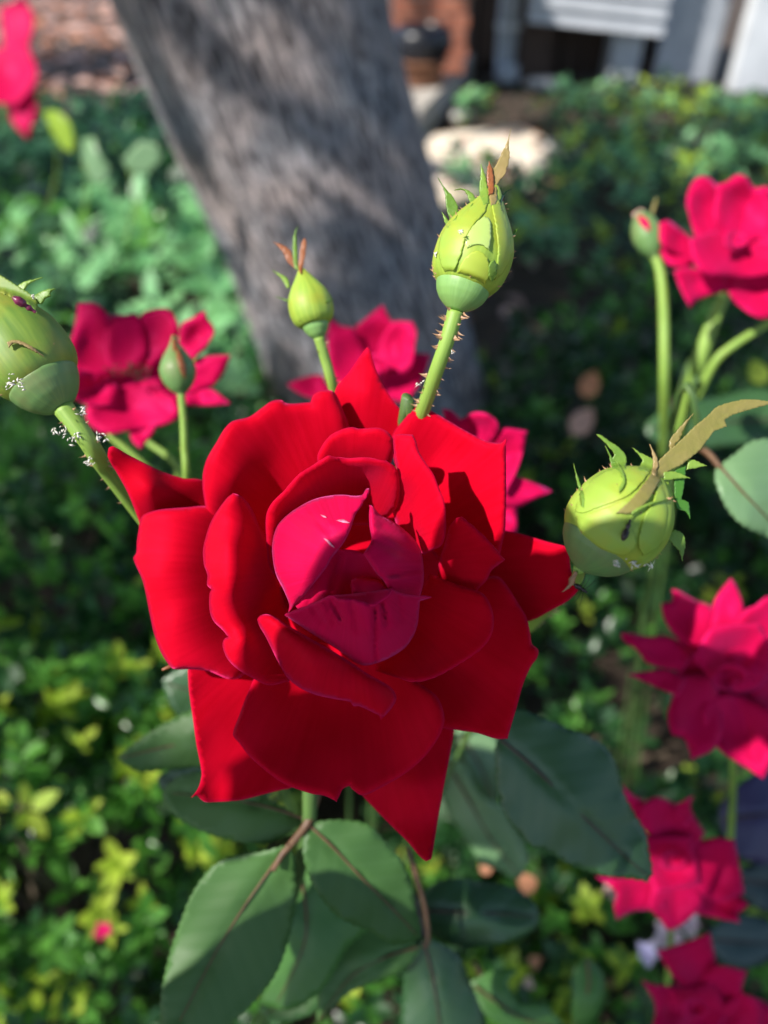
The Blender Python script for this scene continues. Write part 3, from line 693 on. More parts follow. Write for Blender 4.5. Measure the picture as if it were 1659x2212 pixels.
# =====================================================================  MAIN ROSE
D0 = 0.165; CEN = (760, 1225)
rose = empty('rose', P(720, 1500, .2), 'large open red rose in sharp focus in the middle', 'rose', 'open red roses')
ROSE = [
 # name-less petals: key, outline, depth, material, options
 ('z1', [(125,710),(150,698),(250,750),(450,850),(590,895),(712,912),(900,1050),(900,1300),(500,1350),(340,1250),(312,1160),(245,990),(180,870),(122,770)],
  [(130,710,-6),(240,980,-12),(450,860,-14),(700,950,-20),(500,1150,-19),(800,1300,-28),(380,960,-10)], RED, dict(wave=.3)),
 ('z4', [(790,890),(770,1000),(740,1160),(700,1380),(660,1600),(645,1690),(610,1706),(570,1675),(500,1590),(400,1490),(300,1390),(215,1298),(300,1050),(600,800)],
  [(625,1700,-13),(790,890,-24),(215,1298,-24),(560,1250,-17),(450,1000,-26),(400,1450,-21),(680,1400,-19)], RED, dict(wave=.3)),
 ('z2', [(1105,1180),(1180,1195),(1350,1245),(1470,1275),(1500,1285),(1520,1450),(1562,1550),(1500,1610),(1400,1670),(1250,1745),(1050,1750),(950,1500),(1030,1280)],
  [(1500,1285,-15),(1560,1550,-13),(1250,1745,-20),(1105,1180,-23),(1050,1500,-27),(1350,1450,-19)], RED, dict(wave=.4)),
 ('z7', [(545,308),(530,325),(450,440),(370,548),(400,700),(470,860),(600,900),(720,850),(748,690),(680,590),(620,490),(575,380),(560,325)],
  [(545,310,-13),(370,550,-17),(740,690,-17),(560,550,-14),(550,850,-23),(460,440,-15.5),(640,520,-15.5)], RED, dict(wave=.2)),
 ('z3', [(320,515),(330,640),(350,800),(380,1000),(405,1130),(408,1180),(390,1250),(345,1310),(380,1295),(430,1335),(500,1338),(650,1325),(800,1290),(900,1265),(968,1246),(1150,1100),(1000,700),(800,500),(640,480),(400,480)],
  [(345,1310,-9),(320,515,-17),(405,1130,-13),(650,1325,-15),(968,1246,-18),(550,900,-17),(750,650,-24),(1000,1000,-24),(450,1250,-14)], RED, dict(wave=.3)),
 ('z2', [(550,400),(640,430),(760,500),(900,580),(1000,625),(1080,632),(1110,608),(1112,800),(1112,1000),(1105,1180),(1085,1270),(1060,1400),(800,1450),(600,1250),(430,800),(400,600),(480,480)],
  [(550,400,-11),(1110,608,-3),(900,580,-9),(1112,1000,-6),(1080,1300,-10),(700,700,-16),(850,900,-14),(700,1200,-21),(450,700,-15),(980,800,-9)], RED, dict(roll=(1.5, 22))),
 ('z1', [(760,1200),(720,1030),(708,900),(730,790),(790,680),(880,550),(1000,512),(1080,455),(1140,415),(1200,408),(1240,430),(1380,422),(1405,370),(1470,345),(1530,360),(1580,460),(1625,580),(1650,800),(1500,1200),(1200,1400),(900,1400)],
  [(715,900,-7),(880,550,-6),(1140,415,-8),(1470,345,-9),(1600,560,-13),(900,900,-8),(1150,800,-15),(1300,1000,-21),(1100,1150,-23),(800,1150,-13),(1550,800,-19),(1000,650,-9)], RED, dict(roll=(2., 30), wave=.2)),
 ('z1', [(318,1165),(335,1130),(375,1108),(450,1090),(600,1078),(740,1072),(900,1150),(980,1600),(1000,2100),(900,2150),(750,2100),(620,2086),(540,2088),(505,2065),(448,1975),(408,1865),(383,1755),(350,1590),(330,1520),(290,1430),(278,1392),(296,1360),(300,1290),(312,1210)],
  [(278,1392,-10),(318,1165,-10.5),(505,2065,-9),(383,1755,-9.5),(450,1100,-8),(420,1500,-6.5),(520,1800,-7),(600,1400,-8),(720,1500,-11),(740,1080,-11),(800,2000,-12),(900,1300,-17),(950,1800,-18)], RED, dict(roll=(1.6, 26))),
 ('z4', [(900,0),(1010,-66),(1070,-61),(1130,9),(1190,105),(1240,190),(1262,280),(1275,355),(1312,390),(1305,440),(1270,490),(1220,600),(1180,740),(1145,860),(1120,945),(1050,945),(930,910),(800,890),(700,870),(600,780),(450,550),(600,200)],
  [(1312,390,-7),(1120,945,-5),(1200,650,-7),(1190,105,-12),(800,890,-13),(1000,-50,-15),(900,500,-15),(600,600,-20),(700,200,-22),(1100,500,-10)], RED, dict(wave=.3, roll=(.8, 16))),
 ('z3', [(735,570),(680,690),(640,800),(603,900),(605,930),(640,970),(700,1050),(800,1140),(900,1215),(970,1248),(1100,1290),(1170,1300),(1245,1335),(1265,1300),(1285,1260),(1325,1238),(1350,1265),(1410,1297),(1541,1240),(1691,1150),(1811,1040),(1891,920),(1919,830),(1906,750),(1871,680),(1811,632),(1700,560),(1500,420),(1200,330),(900,400),(800,480)],
  [(603,915,-3),(735,570,-8),(800,1140,-3),(1245,1335,0),(1700,1150,-2),(1919,830,-2),(1811,640,-8),(700,850,-5),(1000,950,-12),(1200,1000,-10),(1200,700,-19),(1600,900,-9),(1500,600,-19),(900,600,-16),(1250,1200,-4)], RED, dict(roll=(1.0, 18), wave=.3)),
 ('z2', [(735,1240),(755,1160),(800,1103),(830,1092),(880,1130),(950,1190),(1010,1250),(1060,1310),(1103,1365),(1060,1395),(1020,1430),(990,1490),(940,1545),(900,1620),(800,1640),(700,1560),(690,1400)],
  [(1103,1365,3),(830,1092,4),(950,1190,5),(1000,1480,-3),(900,1300,2),(740,1200,-2),(800,1500,-9),(720,1450,-12)], RED, dict(roll=(.6, 12))),
 ('z7', [(275,910),(290,860),(340,790),(400,755),(460,740),(500,748),(600,743),(640,755),(670,780),(690,820),(692,870),(660,950),(500,1020),(300,1000)],
  [(275,910,-3),(460,740,1),(640,755,2),(690,860,-1),(480,860,-2),(450,990,-9),(350,800,0)], RED, dict(roll=(1.2, 16))),
 ('z1', [(900,988),(945,1005),(990,1045),(1030,1110),(1065,1190),(1130,1300),(1180,1500),(1240,1744),(1300,2000),(1250,2160),(1120,2185),(1020,2140),(940,2095),(868,2025),(835,1945),(843,1900),(870,1885),(838,1845),(778,1785),(753,1715),(753,1614),(765,1590),(738,1560),(740,1500),(718,1430),(713,1340),(730,1260),(760,1170),(800,1100),(860,1020)],
  [(900,988,2),(713,1340,-2),(760,1170,-1),(753,1650,0),(870,1885,1),(1000,2130,0),(870,1300,4),(880,1600,5),(970,1900,3),(970,1500,2),(1080,1700,-12),(1130,2000,-9),(1060,1200,-6),(1150,1500,-18),(1250,2150,-8),(1250,1850,-20)], RED, dict(roll=(1.6, 20), wave=.2)),
 ('z4', [(640,-80),(800,-20),(900,12),(960,35),(1000,80),(1030,160),(1035,240),(1010,320),(940,400),(800,490),(650,565),(540,587),(460,572),(300,520),(350,300),(560,50)],
  [(1035,240,3),(960,35,0),(940,400,4),(650,565,3),(460,572,0),(800,250,-4),(600,350,-10),(480,300,-15),(700,0,-8),(300,500,-10)], RED, dict(roll=(.8, 14))),
 ('z7', [(0,1215),(30,1150),(100,1080),(170,1000),(240,955),(300,915),(335,895),(390,905),(440,912),(520,908),(600,915),(650,925),(700,960),(718,1020),(720,1100),(700,1180),(600,1260),(400,1280),(200,1420),(100,1600),(20,1500),(0,1330)],
  [(0,1215,0),(100,1080,5),(335,895,7),(520,908,6),(700,960,3),(715,1050,0),(180,1060,4),(350,1050,-4),(500,1030,-6),(500,1180,-14),(40,1300,-3),(300,1180,-13),(650,1150,-8),(100,1450,-12)], RED, dict(roll=(1.4, 16))),
 ('z2', [(405,585),(450,578),(530,582),(550,620),(570,690),(620,770),(660,830),(700,930),(730,1010),(737,1100),(735,1200),(710,1270),(660,1298),(600,1330),(480,1250),(400,1050),(380,960),(430,880),(440,850),(415,700)],
  [(405,585,2),(530,582,4),(700,930,6),(737,1150,5),(660,1298,1),(600,900,3),(500,750,3),(530,1060,-4),(435,850,-1),(430,980,-9),(500,1200,-10),(600,1150,1)], RED, dict(roll=(.8, 10))),
 ('z3', [(752,200),(770,178),(820,168),(870,185),(940,235),(1050,300),(1200,385),(1330,465),(1450,545),(1550,600),(1600,640),(1620,690),(1600,740),(1560,790),(1522,828),(1510,800),(1480,785),(1390,742),(1350,740),(1330,715),(1250,700),(1130,675),(1040,640),(980,600),(930,550),(890,480),(850,400),(800,300),(765,240)],
  [(752,200,1),(820,168,2),(1050,300,4),(1330,465,3),(1600,640,1),(1522,828,3),(1350,740,2),(1040,640,-2),(850,400,-2),(1100,500,6),(930,350,4),(1450,650,5)], RED, dict(roll=(2.2, 24), creases=[(1340,520,1370,740,30,1.0),(1460,640,1500,780,25,.7)])),
]
# cup of small petals behind the centre bud
def circ(cx, cy, r, n=20, sq=1): return [(cx + r*math.cos(6.2832*i/n)*(1 + .03*math.sin(i*2.3)), cy + sq*r*math.sin(6.2832*i/n)) for i in range(n)]
ROSE.insert(6, ('z5', circ(850, 830, 800, 22), [(850,830,-19),(50,830,-27),(1650,830,-27),(850,30,-27),(850,1630,-27)], RED, {}))
ROSE += [
 ('z5', [(690,640),(850,640),(960,670),(1040,740),(1100,830),(1180,930),(1150,1080),(900,1150),(650,1120),(430,1120),(400,1090),(480,960),(600,800)],
  [(720,650,3),(960,680,2),(560,900,5),(850,850,1),(690,1010,6),(1100,930,7),(440,1100,3),(900,1100,4)], PINK, dict(creases=[(760,700,690,1000,28,1.2),(560,900,520,1080,26,.8)], step=7, mat2=1)),
 ('z5', [(850,900),(880,868),(940,860),(1000,872),(1060,880),(1110,905),(1150,960),(1060,1000),(860,1010)],
  [(850,900,7),(980,865,6),(1110,910,9),(950,980,8),(1000,920,9)], PINK, dict(step=6, roll=(.8, 6))),
 ('z5', [(345,1145),(352,1080),(305,960),(250,850),(222,730),(215,600),(240,480),(290,400),(400,310),(550,230),(700,195),(800,190),(900,200),(945,190),(975,145),(1000,140),(1000,175),(960,230),(940,280),(890,350),(872,400),(845,480),(800,570),(750,640),(700,700),(640,800),(560,900),(480,1000),(400,1080)],
  [(345,1145,2),(217,650,-1),(400,310,2),(700,195,3),(1000,140,8),(872,400,13),(750,640,14),(560,900,11),(500,600,11),(300,800,5),(650,450,13)], PINK, dict(step=7, roll=(1.2, 9), creases=[(400,330,700,480,30,.5),(600,430,760,600,24,.35),(740,650,430,1040,40,.8)])),
 ('z5', [(1005,275),(1030,285),(1080,345),(1180,400),(1280,470),(1370,560),(1420,650),(1440,780),(1440,900),(1400,1060),(1280,1100),(1180,1000),(1115,890),(1060,830),(1010,760),(950,670),(1000,600),(1018,550),(1002,450),(998,350)],
  [(1005,275,10),(1440,850,-1),(1370,560,2),(950,670,13),(1115,890,12),(1250,700,10),(1300,950,7),(1200,500,8),(1300,1090,6)], PINK, dict(step=7, roll=(1.2, 9), creases=[(1430,790,1180,850,22,1.6),(1150,880,1420,840,16,-.9),(1050,560,1400,720,26,.8),(1100,450,1380,640,26,.7),(1430,930,1220,960,18,1.0)])),
 ('z5', [(315,1170),(380,1135),(500,1092),(620,1035),(690,1015),(760,1030),(860,1035),(950,1055),(1030,1080),(1080,1050),(1130,1000),(1190,958),(1250,985),(1400,1010),(1505,1025),(1410,1052),(1402,1150),(1390,1250),(1350,1350),(1280,1440),(1150,1520),(1000,1572),(930,1570),(850,1530),(750,1450),(600,1360),(480,1280),(400,1225)],
  [(315,1170,5),(620,1035,12),(1030,1080,15),(1190,960,14),(1505,1025,6),(1400,1200,2),(1150,1520,-1),(850,1530,-2),(480,1280,1),(1000,1300,12),(750,1250,9),(1250,1250,9),(1000,1565,-1)], PINK,
  dict(step=7, roll=(.7, 6), creases=[(1045,1100,1050,1570,13,2.2),(1100,1060,1140,1240,14,2.4),(690,1040,770,1200,16,2.0),(640,1060,720,1240,14,1.2),(1240,1010,1260,1200,18,.9),(850,1050,900,1300,18,1.1),(540,1110,640,1260,16,1.2)])),
 ('z5', [(620,1035),(700,1005),(800,1000),(920,985),(1020,975),(1110,958),(1190,948),(1150,1005),(1090,1050),(1030,1082),(940,1062),(800,1040),(700,1025)],
  [(620,1035,12),(800,1000,10),(1020,975,10),(1190,948,13.5),(1030,1082,15.2),(800,1040,13)], PINK, dict(step=7)),
]
for k, ol, dp, m_, opt in ROSE:
    opt = dict(opt); opt.pop('mat2', None); s = MAPS[k][2]
    cr = [(*M_(k, [(a1, b1)])[0], *M_(k, [(c1, d1)])[0], w1 * (s if k == 'z5' else 1), h1) for a1, b1, c1, d1, w1, h1 in opt.pop('creases', [])]
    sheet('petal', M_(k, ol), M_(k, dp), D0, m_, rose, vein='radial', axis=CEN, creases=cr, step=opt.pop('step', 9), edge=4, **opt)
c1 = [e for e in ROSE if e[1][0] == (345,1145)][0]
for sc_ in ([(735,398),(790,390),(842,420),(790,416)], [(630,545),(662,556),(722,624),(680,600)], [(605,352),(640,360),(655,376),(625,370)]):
    sheet('pale_streak', M_('z5', sc_), [(q[0], q[1], q[2] + .35) for q in M_('z5', c1[2])], D0, STREAK, rose, step=4, edge=2, thick=.0001)  # thin paler pink streaks laid on the left inner lobe
# calyx and stem behind
st = [(P(745, 1260, .196), .0035), (P(700, 1500, .212), .0030), (P(672, 1690, .222), .0024), (P(668, 1770, .228), .0022), (P(650, 1860, .24), .0023), (P(600, 2050, .27), .0026), (P(540, 2350, .32), .003), (P(520, 2900, .42), .004)]
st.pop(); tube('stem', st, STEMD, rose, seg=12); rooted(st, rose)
ca = [(P(755, 1235, .190), .0065), (P(745, 1260, .196), .006), (P(735, 1310, .201), .0035)]
tube('calyx', ca, HIPD, rose, seg=14)
for (x0, y0, x1, y1) in ((700, 1300, 350, 1447), (760, 1350, 740, 1600), (850, 1250, 1100, 1350)):
    pts = [(P(x0, y0, .194), .0022), (P((x0+x1)/2, (y0+y1)/2, .191), .0018), (P(x1, y1, .182), .0003)]
    tube('sepal', pts, SEPR, rose, seg=6)

# =====================================================================  OTHER ROSES
def auto_depth(pts, cen, rnd, amp=7, base=-9):
    a = np.array(pts, float); c = np.array(cen); r = np.linalg.norm(a - c, axis=1); far = r.argmax(); near = r.argmin(); rm = r.max() + 1e-6
    tipd = rnd.uniform(-.6, .9) * amp; ctl = []
    u = (a[far] - c) / (r[far] + 1e-6); tilt = rnd.uniform(-1, 1) * amp * .8
    for p in a[::max(1, len(a)//6)]:
        dv = p - c; side = (dv[0]*-u[1] + dv[1]*u[0]) / rm
        ctl.append((p[0], p[1], base + (base*-.7 + tipd) * (np.linalg.norm(dv)/rm) + tilt * side + abs(side) * amp * .7))
    m = a.mean(0); ctl.append((m[0], m[1], base*.9 + tipd*.3)); return ctl
def rose_bg(label, key, petals, cen, D, seed, m=MAG, stem=None, stemr=14, amp=7, stam=None, inner=0, back=0):
    cw = M_(key, [cen])[0]; root = empty('rose', P(cw[0], cw[1], D + .01), label, 'rose', 'open red roses'); rnd = random.Random(seed)
    n = len(petals)
    for i, p in enumerate(petals):
        pts = M_(key, p); sc = D / .165
        dp = auto_depth([q[:2] for q in pts], cw, rnd, amp, base=-9 + rnd.uniform(-3, 3))
        if i < back: dp = [(a9, b9, -13) for a9, b9, _ in dp]
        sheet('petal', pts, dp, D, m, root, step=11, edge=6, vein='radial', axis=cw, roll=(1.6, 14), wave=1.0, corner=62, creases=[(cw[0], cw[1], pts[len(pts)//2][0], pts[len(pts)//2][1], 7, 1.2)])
    # inner whorl, parametric cupped petals
    for i in range(inner):
        a = i * 2.4 + rnd.random(); rr_ = 15 + 7 * i
        pts = [(cw[0] + math.cos(a)*rr_*.3 + rr_*1.15*math.cos(t)*(1 + .15*math.sin(3*t + i)), cw[1] + math.sin(a)*rr_*.3 + rr_*.9*math.sin(t)) for t in np.linspace(0, 6.28, 11)[:-1]]
        ux, uy = math.cos(a), math.sin(a)
        dp = [(x, y, 4 - .35*i - ((x-cw[0])*-ux + (y-cw[1])*-uy) * .12) for x, y in pts] + [(cw[0], cw[1], -4)]
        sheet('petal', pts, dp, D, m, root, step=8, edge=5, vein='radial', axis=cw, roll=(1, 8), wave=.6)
    if stam:
        rs = random.Random(seed)
        v = []; f = []; sc_ = M_(key, [stam[:2]])[0]
        for i in range(60):
            c0 = P(sc_[0] + rs.gauss(0, stam[2]), sc_[1] + rs.gauss(0, stam[2]*.35), D - .002 + rs.uniform(-.002, .001)); r = .0006
            o0 = len(v)
            v += [c0 + Vector(d) * r for d in ((1,0,0),(0,1,0),(-1,0,0),(0,-1,0),(0,0,1),(0,0,-1))]
            f += [tuple(o0+q for q in t) for t in ((0,1,4),(1,2,4),(2,3,4),(3,0,4),(1,0,5),(2,1,5),(3,2,5),(0,3,5))]
        link('stamens', mesh('stamens', v, f), STAM, root)
    if stem: tb_ = Wt(key, stem, D + .012, stemr if isinstance(stemr, (int, float)) else (list(stemr) + [stemr[-1]]*9)[:len(stem)]); tube('stem', tb_, STEM, root, seg=8); rooted(tb_, root)
    return root
rose_bg('red rose at the left, behind a small green bud', 'zA', [
  [(330,480),(600,430),(860,450),(960,700),(900,900),(600,900),(300,850),(260,640)],
  [(1200,590),(1350,560),(1530,550),(1470,700),(1420,780),(1340,850),(1150,900),(1000,800)],
  [(1150,900),(1330,860),(1400,890),(1520,990),(1350,1010),(1110,1000),(1000,900)],
  [(1080,280),(1180,220),(1290,155),(1320,230),(1380,320),(1330,430),(1190,600),(1050,560)],
  [(590,1180),(860,1170),(800,1290),(715,1400),(640,1330)],
  [(420,190),(560,190),(680,190),(760,300),(760,600),(600,730),(430,730),(380,400)],
  [(150,90),(300,85),(420,190),(500,400),(480,700),(300,800),(90,640),(60,540),(75,440),(110,330)],
  [(690,250),(740,170),(830,140),(960,140),(1040,250),(1060,360),(960,500),(860,620),(780,700),(700,600)],
  [(240,1010),(480,860),(840,760),(980,850),(1060,1000),(1050,1130),(850,1210),(600,1240),(400,1260),(300,1220),(230,1140)],
  [(90,660),(300,720),(520,830),(480,1000),(260,1010),(180,980),(100,920)]], (620, 720), .29, 31, stem=[(620,800,10),(700,1250,20),(1000,1500,20),(1060,1700,25),(1100,2300,60)], stemr=30, stam=(650, 700, 26), back=1)
rose_bg('crimson rose behind the small middle bud, before the trunk', 'z7', [
  [(110,510),(200,470),(300,460),(330,500),(380,560),(300,590),(180,560)],
  [(330,230),(350,155),(400,190),(480,215),(560,400),(500,600),(380,560),(340,400)],
  [(480,215),(530,160),(630,80),(680,170),(740,190),(720,400),(560,450)],
  [(680,180),(790,170),(810,230),(800,300),(780,420),(650,480),(600,350)],
  [(720,380),(800,340),(890,345),(870,420),(830,500),(760,610),(640,580),(600,450)]], (560, 430), .34, 32, stem=[(560,450,15),(620,700,30),(620,1200,60)], stemr=16, inner=3)
rose_bg('crimson rose just behind the upper right petal of the large rose', 'z7', [
  [(950,640),(1000,650),(1050,700),(1130,660),(1230,690),(1250,760),(1150,900),(1000,850)],
  [(1230,770),(1290,745),(1410,760),(1390,860),(1350,980),(1290,1100),(1150,1000)],
  [(1180,950),(1360,1010),(1470,1050),(1545,1085),(1450,1130),(1340,1175),(1200,1150)],
  [(1150,1050),(1350,1120),(1350,1309),(1300,1350),(1150,1300)]], (1120, 1000), .25, 33, stem=[(1120,1020,15),(1100,1300,25),(1000,1900,60)], stemr=14)
rose_bg('red rose at the upper right edge, facing the sun', 'zB', [
  [(1250,190),(1500,250),(1650,500),(1600,900),(1310,900),(1200,500)],
  [(870,180),(960,150),(1050,90),(1120,110),(1200,200),(1310,190),(1400,600),(1000,760),(860,500)],
  [(630,230),(700,120),(790,110),(870,180),(920,300),(900,560),(760,720),(680,600),(640,450),(615,340)],
  [(940,1000),(1000,850),(1310,850),(1500,1000),(1500,1250),(1310,1320),(1180,1290),(1050,1200),(980,1110)],
  [(510,920),(600,880),(760,900),(950,860),(980,1080),(700,1170),(650,1230),(610,1160),(560,1060)],
  [(390,640),(480,660),(720,800),(640,880),(470,860),(400,780)],
  [(380,510),(450,480),(540,540),(640,620),(780,760),(740,860),(560,780),(400,680)],
  [(640,640),(900,560),(1310,560),(1500,700),(1400,950),(900,960),(700,880)]], (1050, 640), .33, 34, stem=[(1060,900,25),(900,1200,30),(700,1750,40),(560,2300,70)], stemr=[40, 55, 70, 60], inner=2)
rose_bg('magenta red rose with many pointed petals at the right edge', 'zC', [
  [(700,700),(1000,560),(1700,600),(1800,1500),(1000,1650),(720,1300)],
  [(1230,150),(1290,230),(1360,450),(1400,700),(1000,700),(1050,400),(1140,250)],
  [(1360,480),(1480,420),(1600,330),(1900,400),(2000,900),(1500,1200),(1100,900)],
  [(130,700),(200,690),(400,730),(640,740),(850,900),(750,1080),(400,1000),(300,880),(150,760)],
  [(200,1110),(360,1080),(600,1060),(800,1150),(700,1330),(560,1270),(380,1190)],
  [(900,1350),(1300,1300),(1700,1500),(1650,1900),(1560,2160),(1440,2080),(1100,1850),(950,1600)],
  [(640,1350),(750,1100),(1050,1100),(1150,1500),(1080,1830),(840,1960),(760,1750),(640,1700),(600,1500)],
  [(530,400),(650,380),(640,260),(700,270),(860,360),(1040,440),(1150,700),(950,980),(650,700),(560,550)],
  [(1500,900),(2000,800),(2200,1200),(1900,1700),(1400,1400)],
  [(850,950),(1050,650),(1500,600),(1700,900),(1500,1250),(1150,1250)]], (1200, 1150), .28, 35, stem=[(1200,1200,20),(1250,2100,60),(1200,3200,120)], stemr=35, inner=3, back=1)
rose_bg('red rose at the lower right, partly behind the large dark leaf', 'zD', [
  [(280,130),(380,220),(480,290),(580,500),(560,620),(480,520),(380,370)],
  [(770,310),(920,240),(890,330),(920,430),(850,500),(780,420)],
  [(950,1000),(1200,1000),(1400,1180),(1300,1260),(1320,1340),(1080,1290),(900,1250)],
  [(80,940),(240,950),(500,930),(660,900),(680,1200),(500,1230),(430,1230),(260,1310),(230,1200),(250,1080)],
  [(900,650),(1100,600),(1270,620),(1320,850),(1360,1080),(1100,1150),(880,950)],
  [(560,1000),(900,900),(1000,1150),(900,1290),(760,1390),(690,1400),(620,1300),(540,1200)],
  [(470,330),(560,260),(640,250),(760,310),(900,400),(1020,560),(900,720),(700,700),(550,620),(480,450)],
  [(480,580),(900,600),(980,1000),(600,1080),(500,850)]], (760, 800), .32, 36, stem=[(760,900,20),(700,1800,60),(650,2800,120)], stemr=26, inner=2)
rose_bg('red rose at the bottom right corner', 'zD', [
  [(1300,1960),(1500,2000),(1600,2080),(1700,2300),(1200,2400),(1150,2100)],
  [(470,1830),(600,1870),(820,1880),(900,2100),(750,2320),(560,2250),(590,2050)],
  [(880,1490),(1060,1420),(1090,1560),(1110,1760),(950,1950),(780,1850),(600,1580)],
  [(1080,1720),(1380,1750),(1330,1930),(1500,2050),(1500,2300),(1050,2300),(900,1980)],
  [(720,1900),(1100,1850),(1200,2100),(1000,2400),(720,2400)]], (950, 2080), .34, 37, stem=[(950,2200,20),(900,2900,90)], stemr=26, inner=2)
# far red roses at the top left
far = [[(0,20),(50,-10),(75,40),(60,110),(10,120)], [(-20,110),(60,90),(80,170),(40,230),(-30,220)], [(20,200),(75,190),(80,240),(60,300),(25,260)]]
rose_bg('blurred red flower cluster at the top left corner', 'w', far, (10, 130), 1.6, 38, amp=30, stem=[(10,150,0),(5,260,10)], stemr=3)

# =====================================================================  BUDS
def bud(name, label, key, p0, u_to, body, hip, D, stem=None, stem_r=60, sepals=(), mb=BUDG, mh=HIP, ms=STEM, seed=1, tilt=0.0, npr=20, prh=.0009, seam=.035, group='rose buds', specks=10):
    a0 = np.array(M_(key, [p0])[0]); a1 = np.array(M_(key, [u_to])[0]); s = MAPS[key][2]; u = (a1 - a0) / np.linalg.norm(a1 - a0)
    mpp = D / FPX
    def pt(sx): q = a0 + u * sx * s; return P(q[0], q[1], D - tilt * sx * s * mpp)
    root = empty(name, pt(0), label, 'rose bud', group)
    ax = (pt(500) - pt(0)).normalized(); e1 = ax.cross(FWD).normalized(); e2 = ax.cross(e1).normalized()
    def lath(nm, prof, m, seams, seg=40):
        prof = sorted(prof); xs = [q[0] for q in prof]; rs = [q[1] for q in prof]
        X = np.linspace(xs[0], xs[-1], 34); Rr = np.interp(X, xs, rs)
        for _ in range(3): Rr[1:-1] = (Rr[:-2] + 2*Rr[1:-1] + Rr[2:]) / 4
        v = []; f = []; pv = []
        for i, (x, r) in enumerate(zip(X, Rr)):
            c = pt(x)
            for k in range(seg):
                an = 2*math.pi*k/seg
                if seams: g = 1 - seam * (max(0, math.cos(2.5*an + .8 + .35*x*s*.01))**18 + .6 * abs(math.cos(5*an + .4))**30) + seam*.3*math.sin(an*3 + x*.01)
                else: g = 1
                v.append(c + (e1*math.cos(an) + e2*math.sin(an)) * r * s * mpp * g); pv.append((math.cos(an), x*s*mpp*60, math.sin(an)))
        for i in range(len(X) - 1):
            for k in range(seg): f.append((i*seg+k, (i+1)*seg+k, (i+1)*seg+(k+1) % seg, i*seg+(k+1) % seg))
        f.append(tuple(range(seg))); f.append(tuple(reversed(range(len(v)-seg, len(v)))))
        me = mesh(nm, v, f); bm = bmesh.new(); bm.from_mesh(me); bmesh.ops.recalc_face_normals(bm, faces=bm.faces); bm.to_mesh(me); bm.free()
        at = me.attributes.new('pv', 'FLOAT_VECTOR', 'POINT'); at.data.foreach_set('vector', np.array(pv, np.float32).ravel())
        return link(nm, me, m, root)
    bo = lath('bud_body', body, mb, True); hp = lath('hip', hip, mh, False)
    bx = [q[0] for q in body]; br = [q[1] for q in body]
    def hug(V, lift=.5):
        inb = np.zeros(len(V)); ic = np.array([829.5, 1106.]); t = 0
        for _ in range(4):
            W2 = ic + (V - ic) * ((D*1000 - inb - tilt*t*s*mpp*1000) / (D*1000))[:, None]
            d = (W2 - a0); t = d @ u / s; pr = np.abs(d[:, 0]*-u[1] + d[:, 1]*u[0]) / s
            r = np.interp(t, bx, br, left=0, right=0) * 1.01
            inb = np.sqrt(np.clip(r**2 - pr**2, 0, None)) * s * mpp * 1000
        return inb + tilt * t * s * mpp * 1000 + lift
    for sp in sepals:
        ol, m_ = sp[0], sp[1]; lift = sp[2] if len(sp) > 2 else .35
        def dep(V, lift=lift):
            z = hug(V, lift); return z
        o = sheet('sepal', M_(key, ol), dep, D, m_, root, step=5, edge=2.5, thick=.0004, teeth=.9, corner=70)
        md = o.modifiers.new('smooth', 'SMOOTH'); md.iterations = 4; o.modifiers.move(1, 0)
    # glandular prickles round the body
    rnd = random.Random(seed)
    for i in range(npr):
        t = rnd.uniform(bx[0] + 20, bx[-1]*.92); r = float(np.interp(t, bx, br)) * s * mpp; an = rnd.choice((0, math.pi)) + rnd.uniform(-.25, .25)
        if rnd.random() < .5: an = rnd.uniform(0, 6.28)
        dr = e1*math.cos(an) + e2*math.sin(an)
        prickle(pt(t) + dr*r*.97, (dr + ax*rnd.uniform(-.2, .6)).normalized(), prh*rnd.uniform(.4, 1.1), bo)
    if stem:
        tb = Wt(key, stem, D, stem_r); stm = tube('stem', tb, ms, root, seg=14); rooted(tb, root); prickles_on(tb, stm, npr, prh*1.5, seed + 5)
    return root, hug
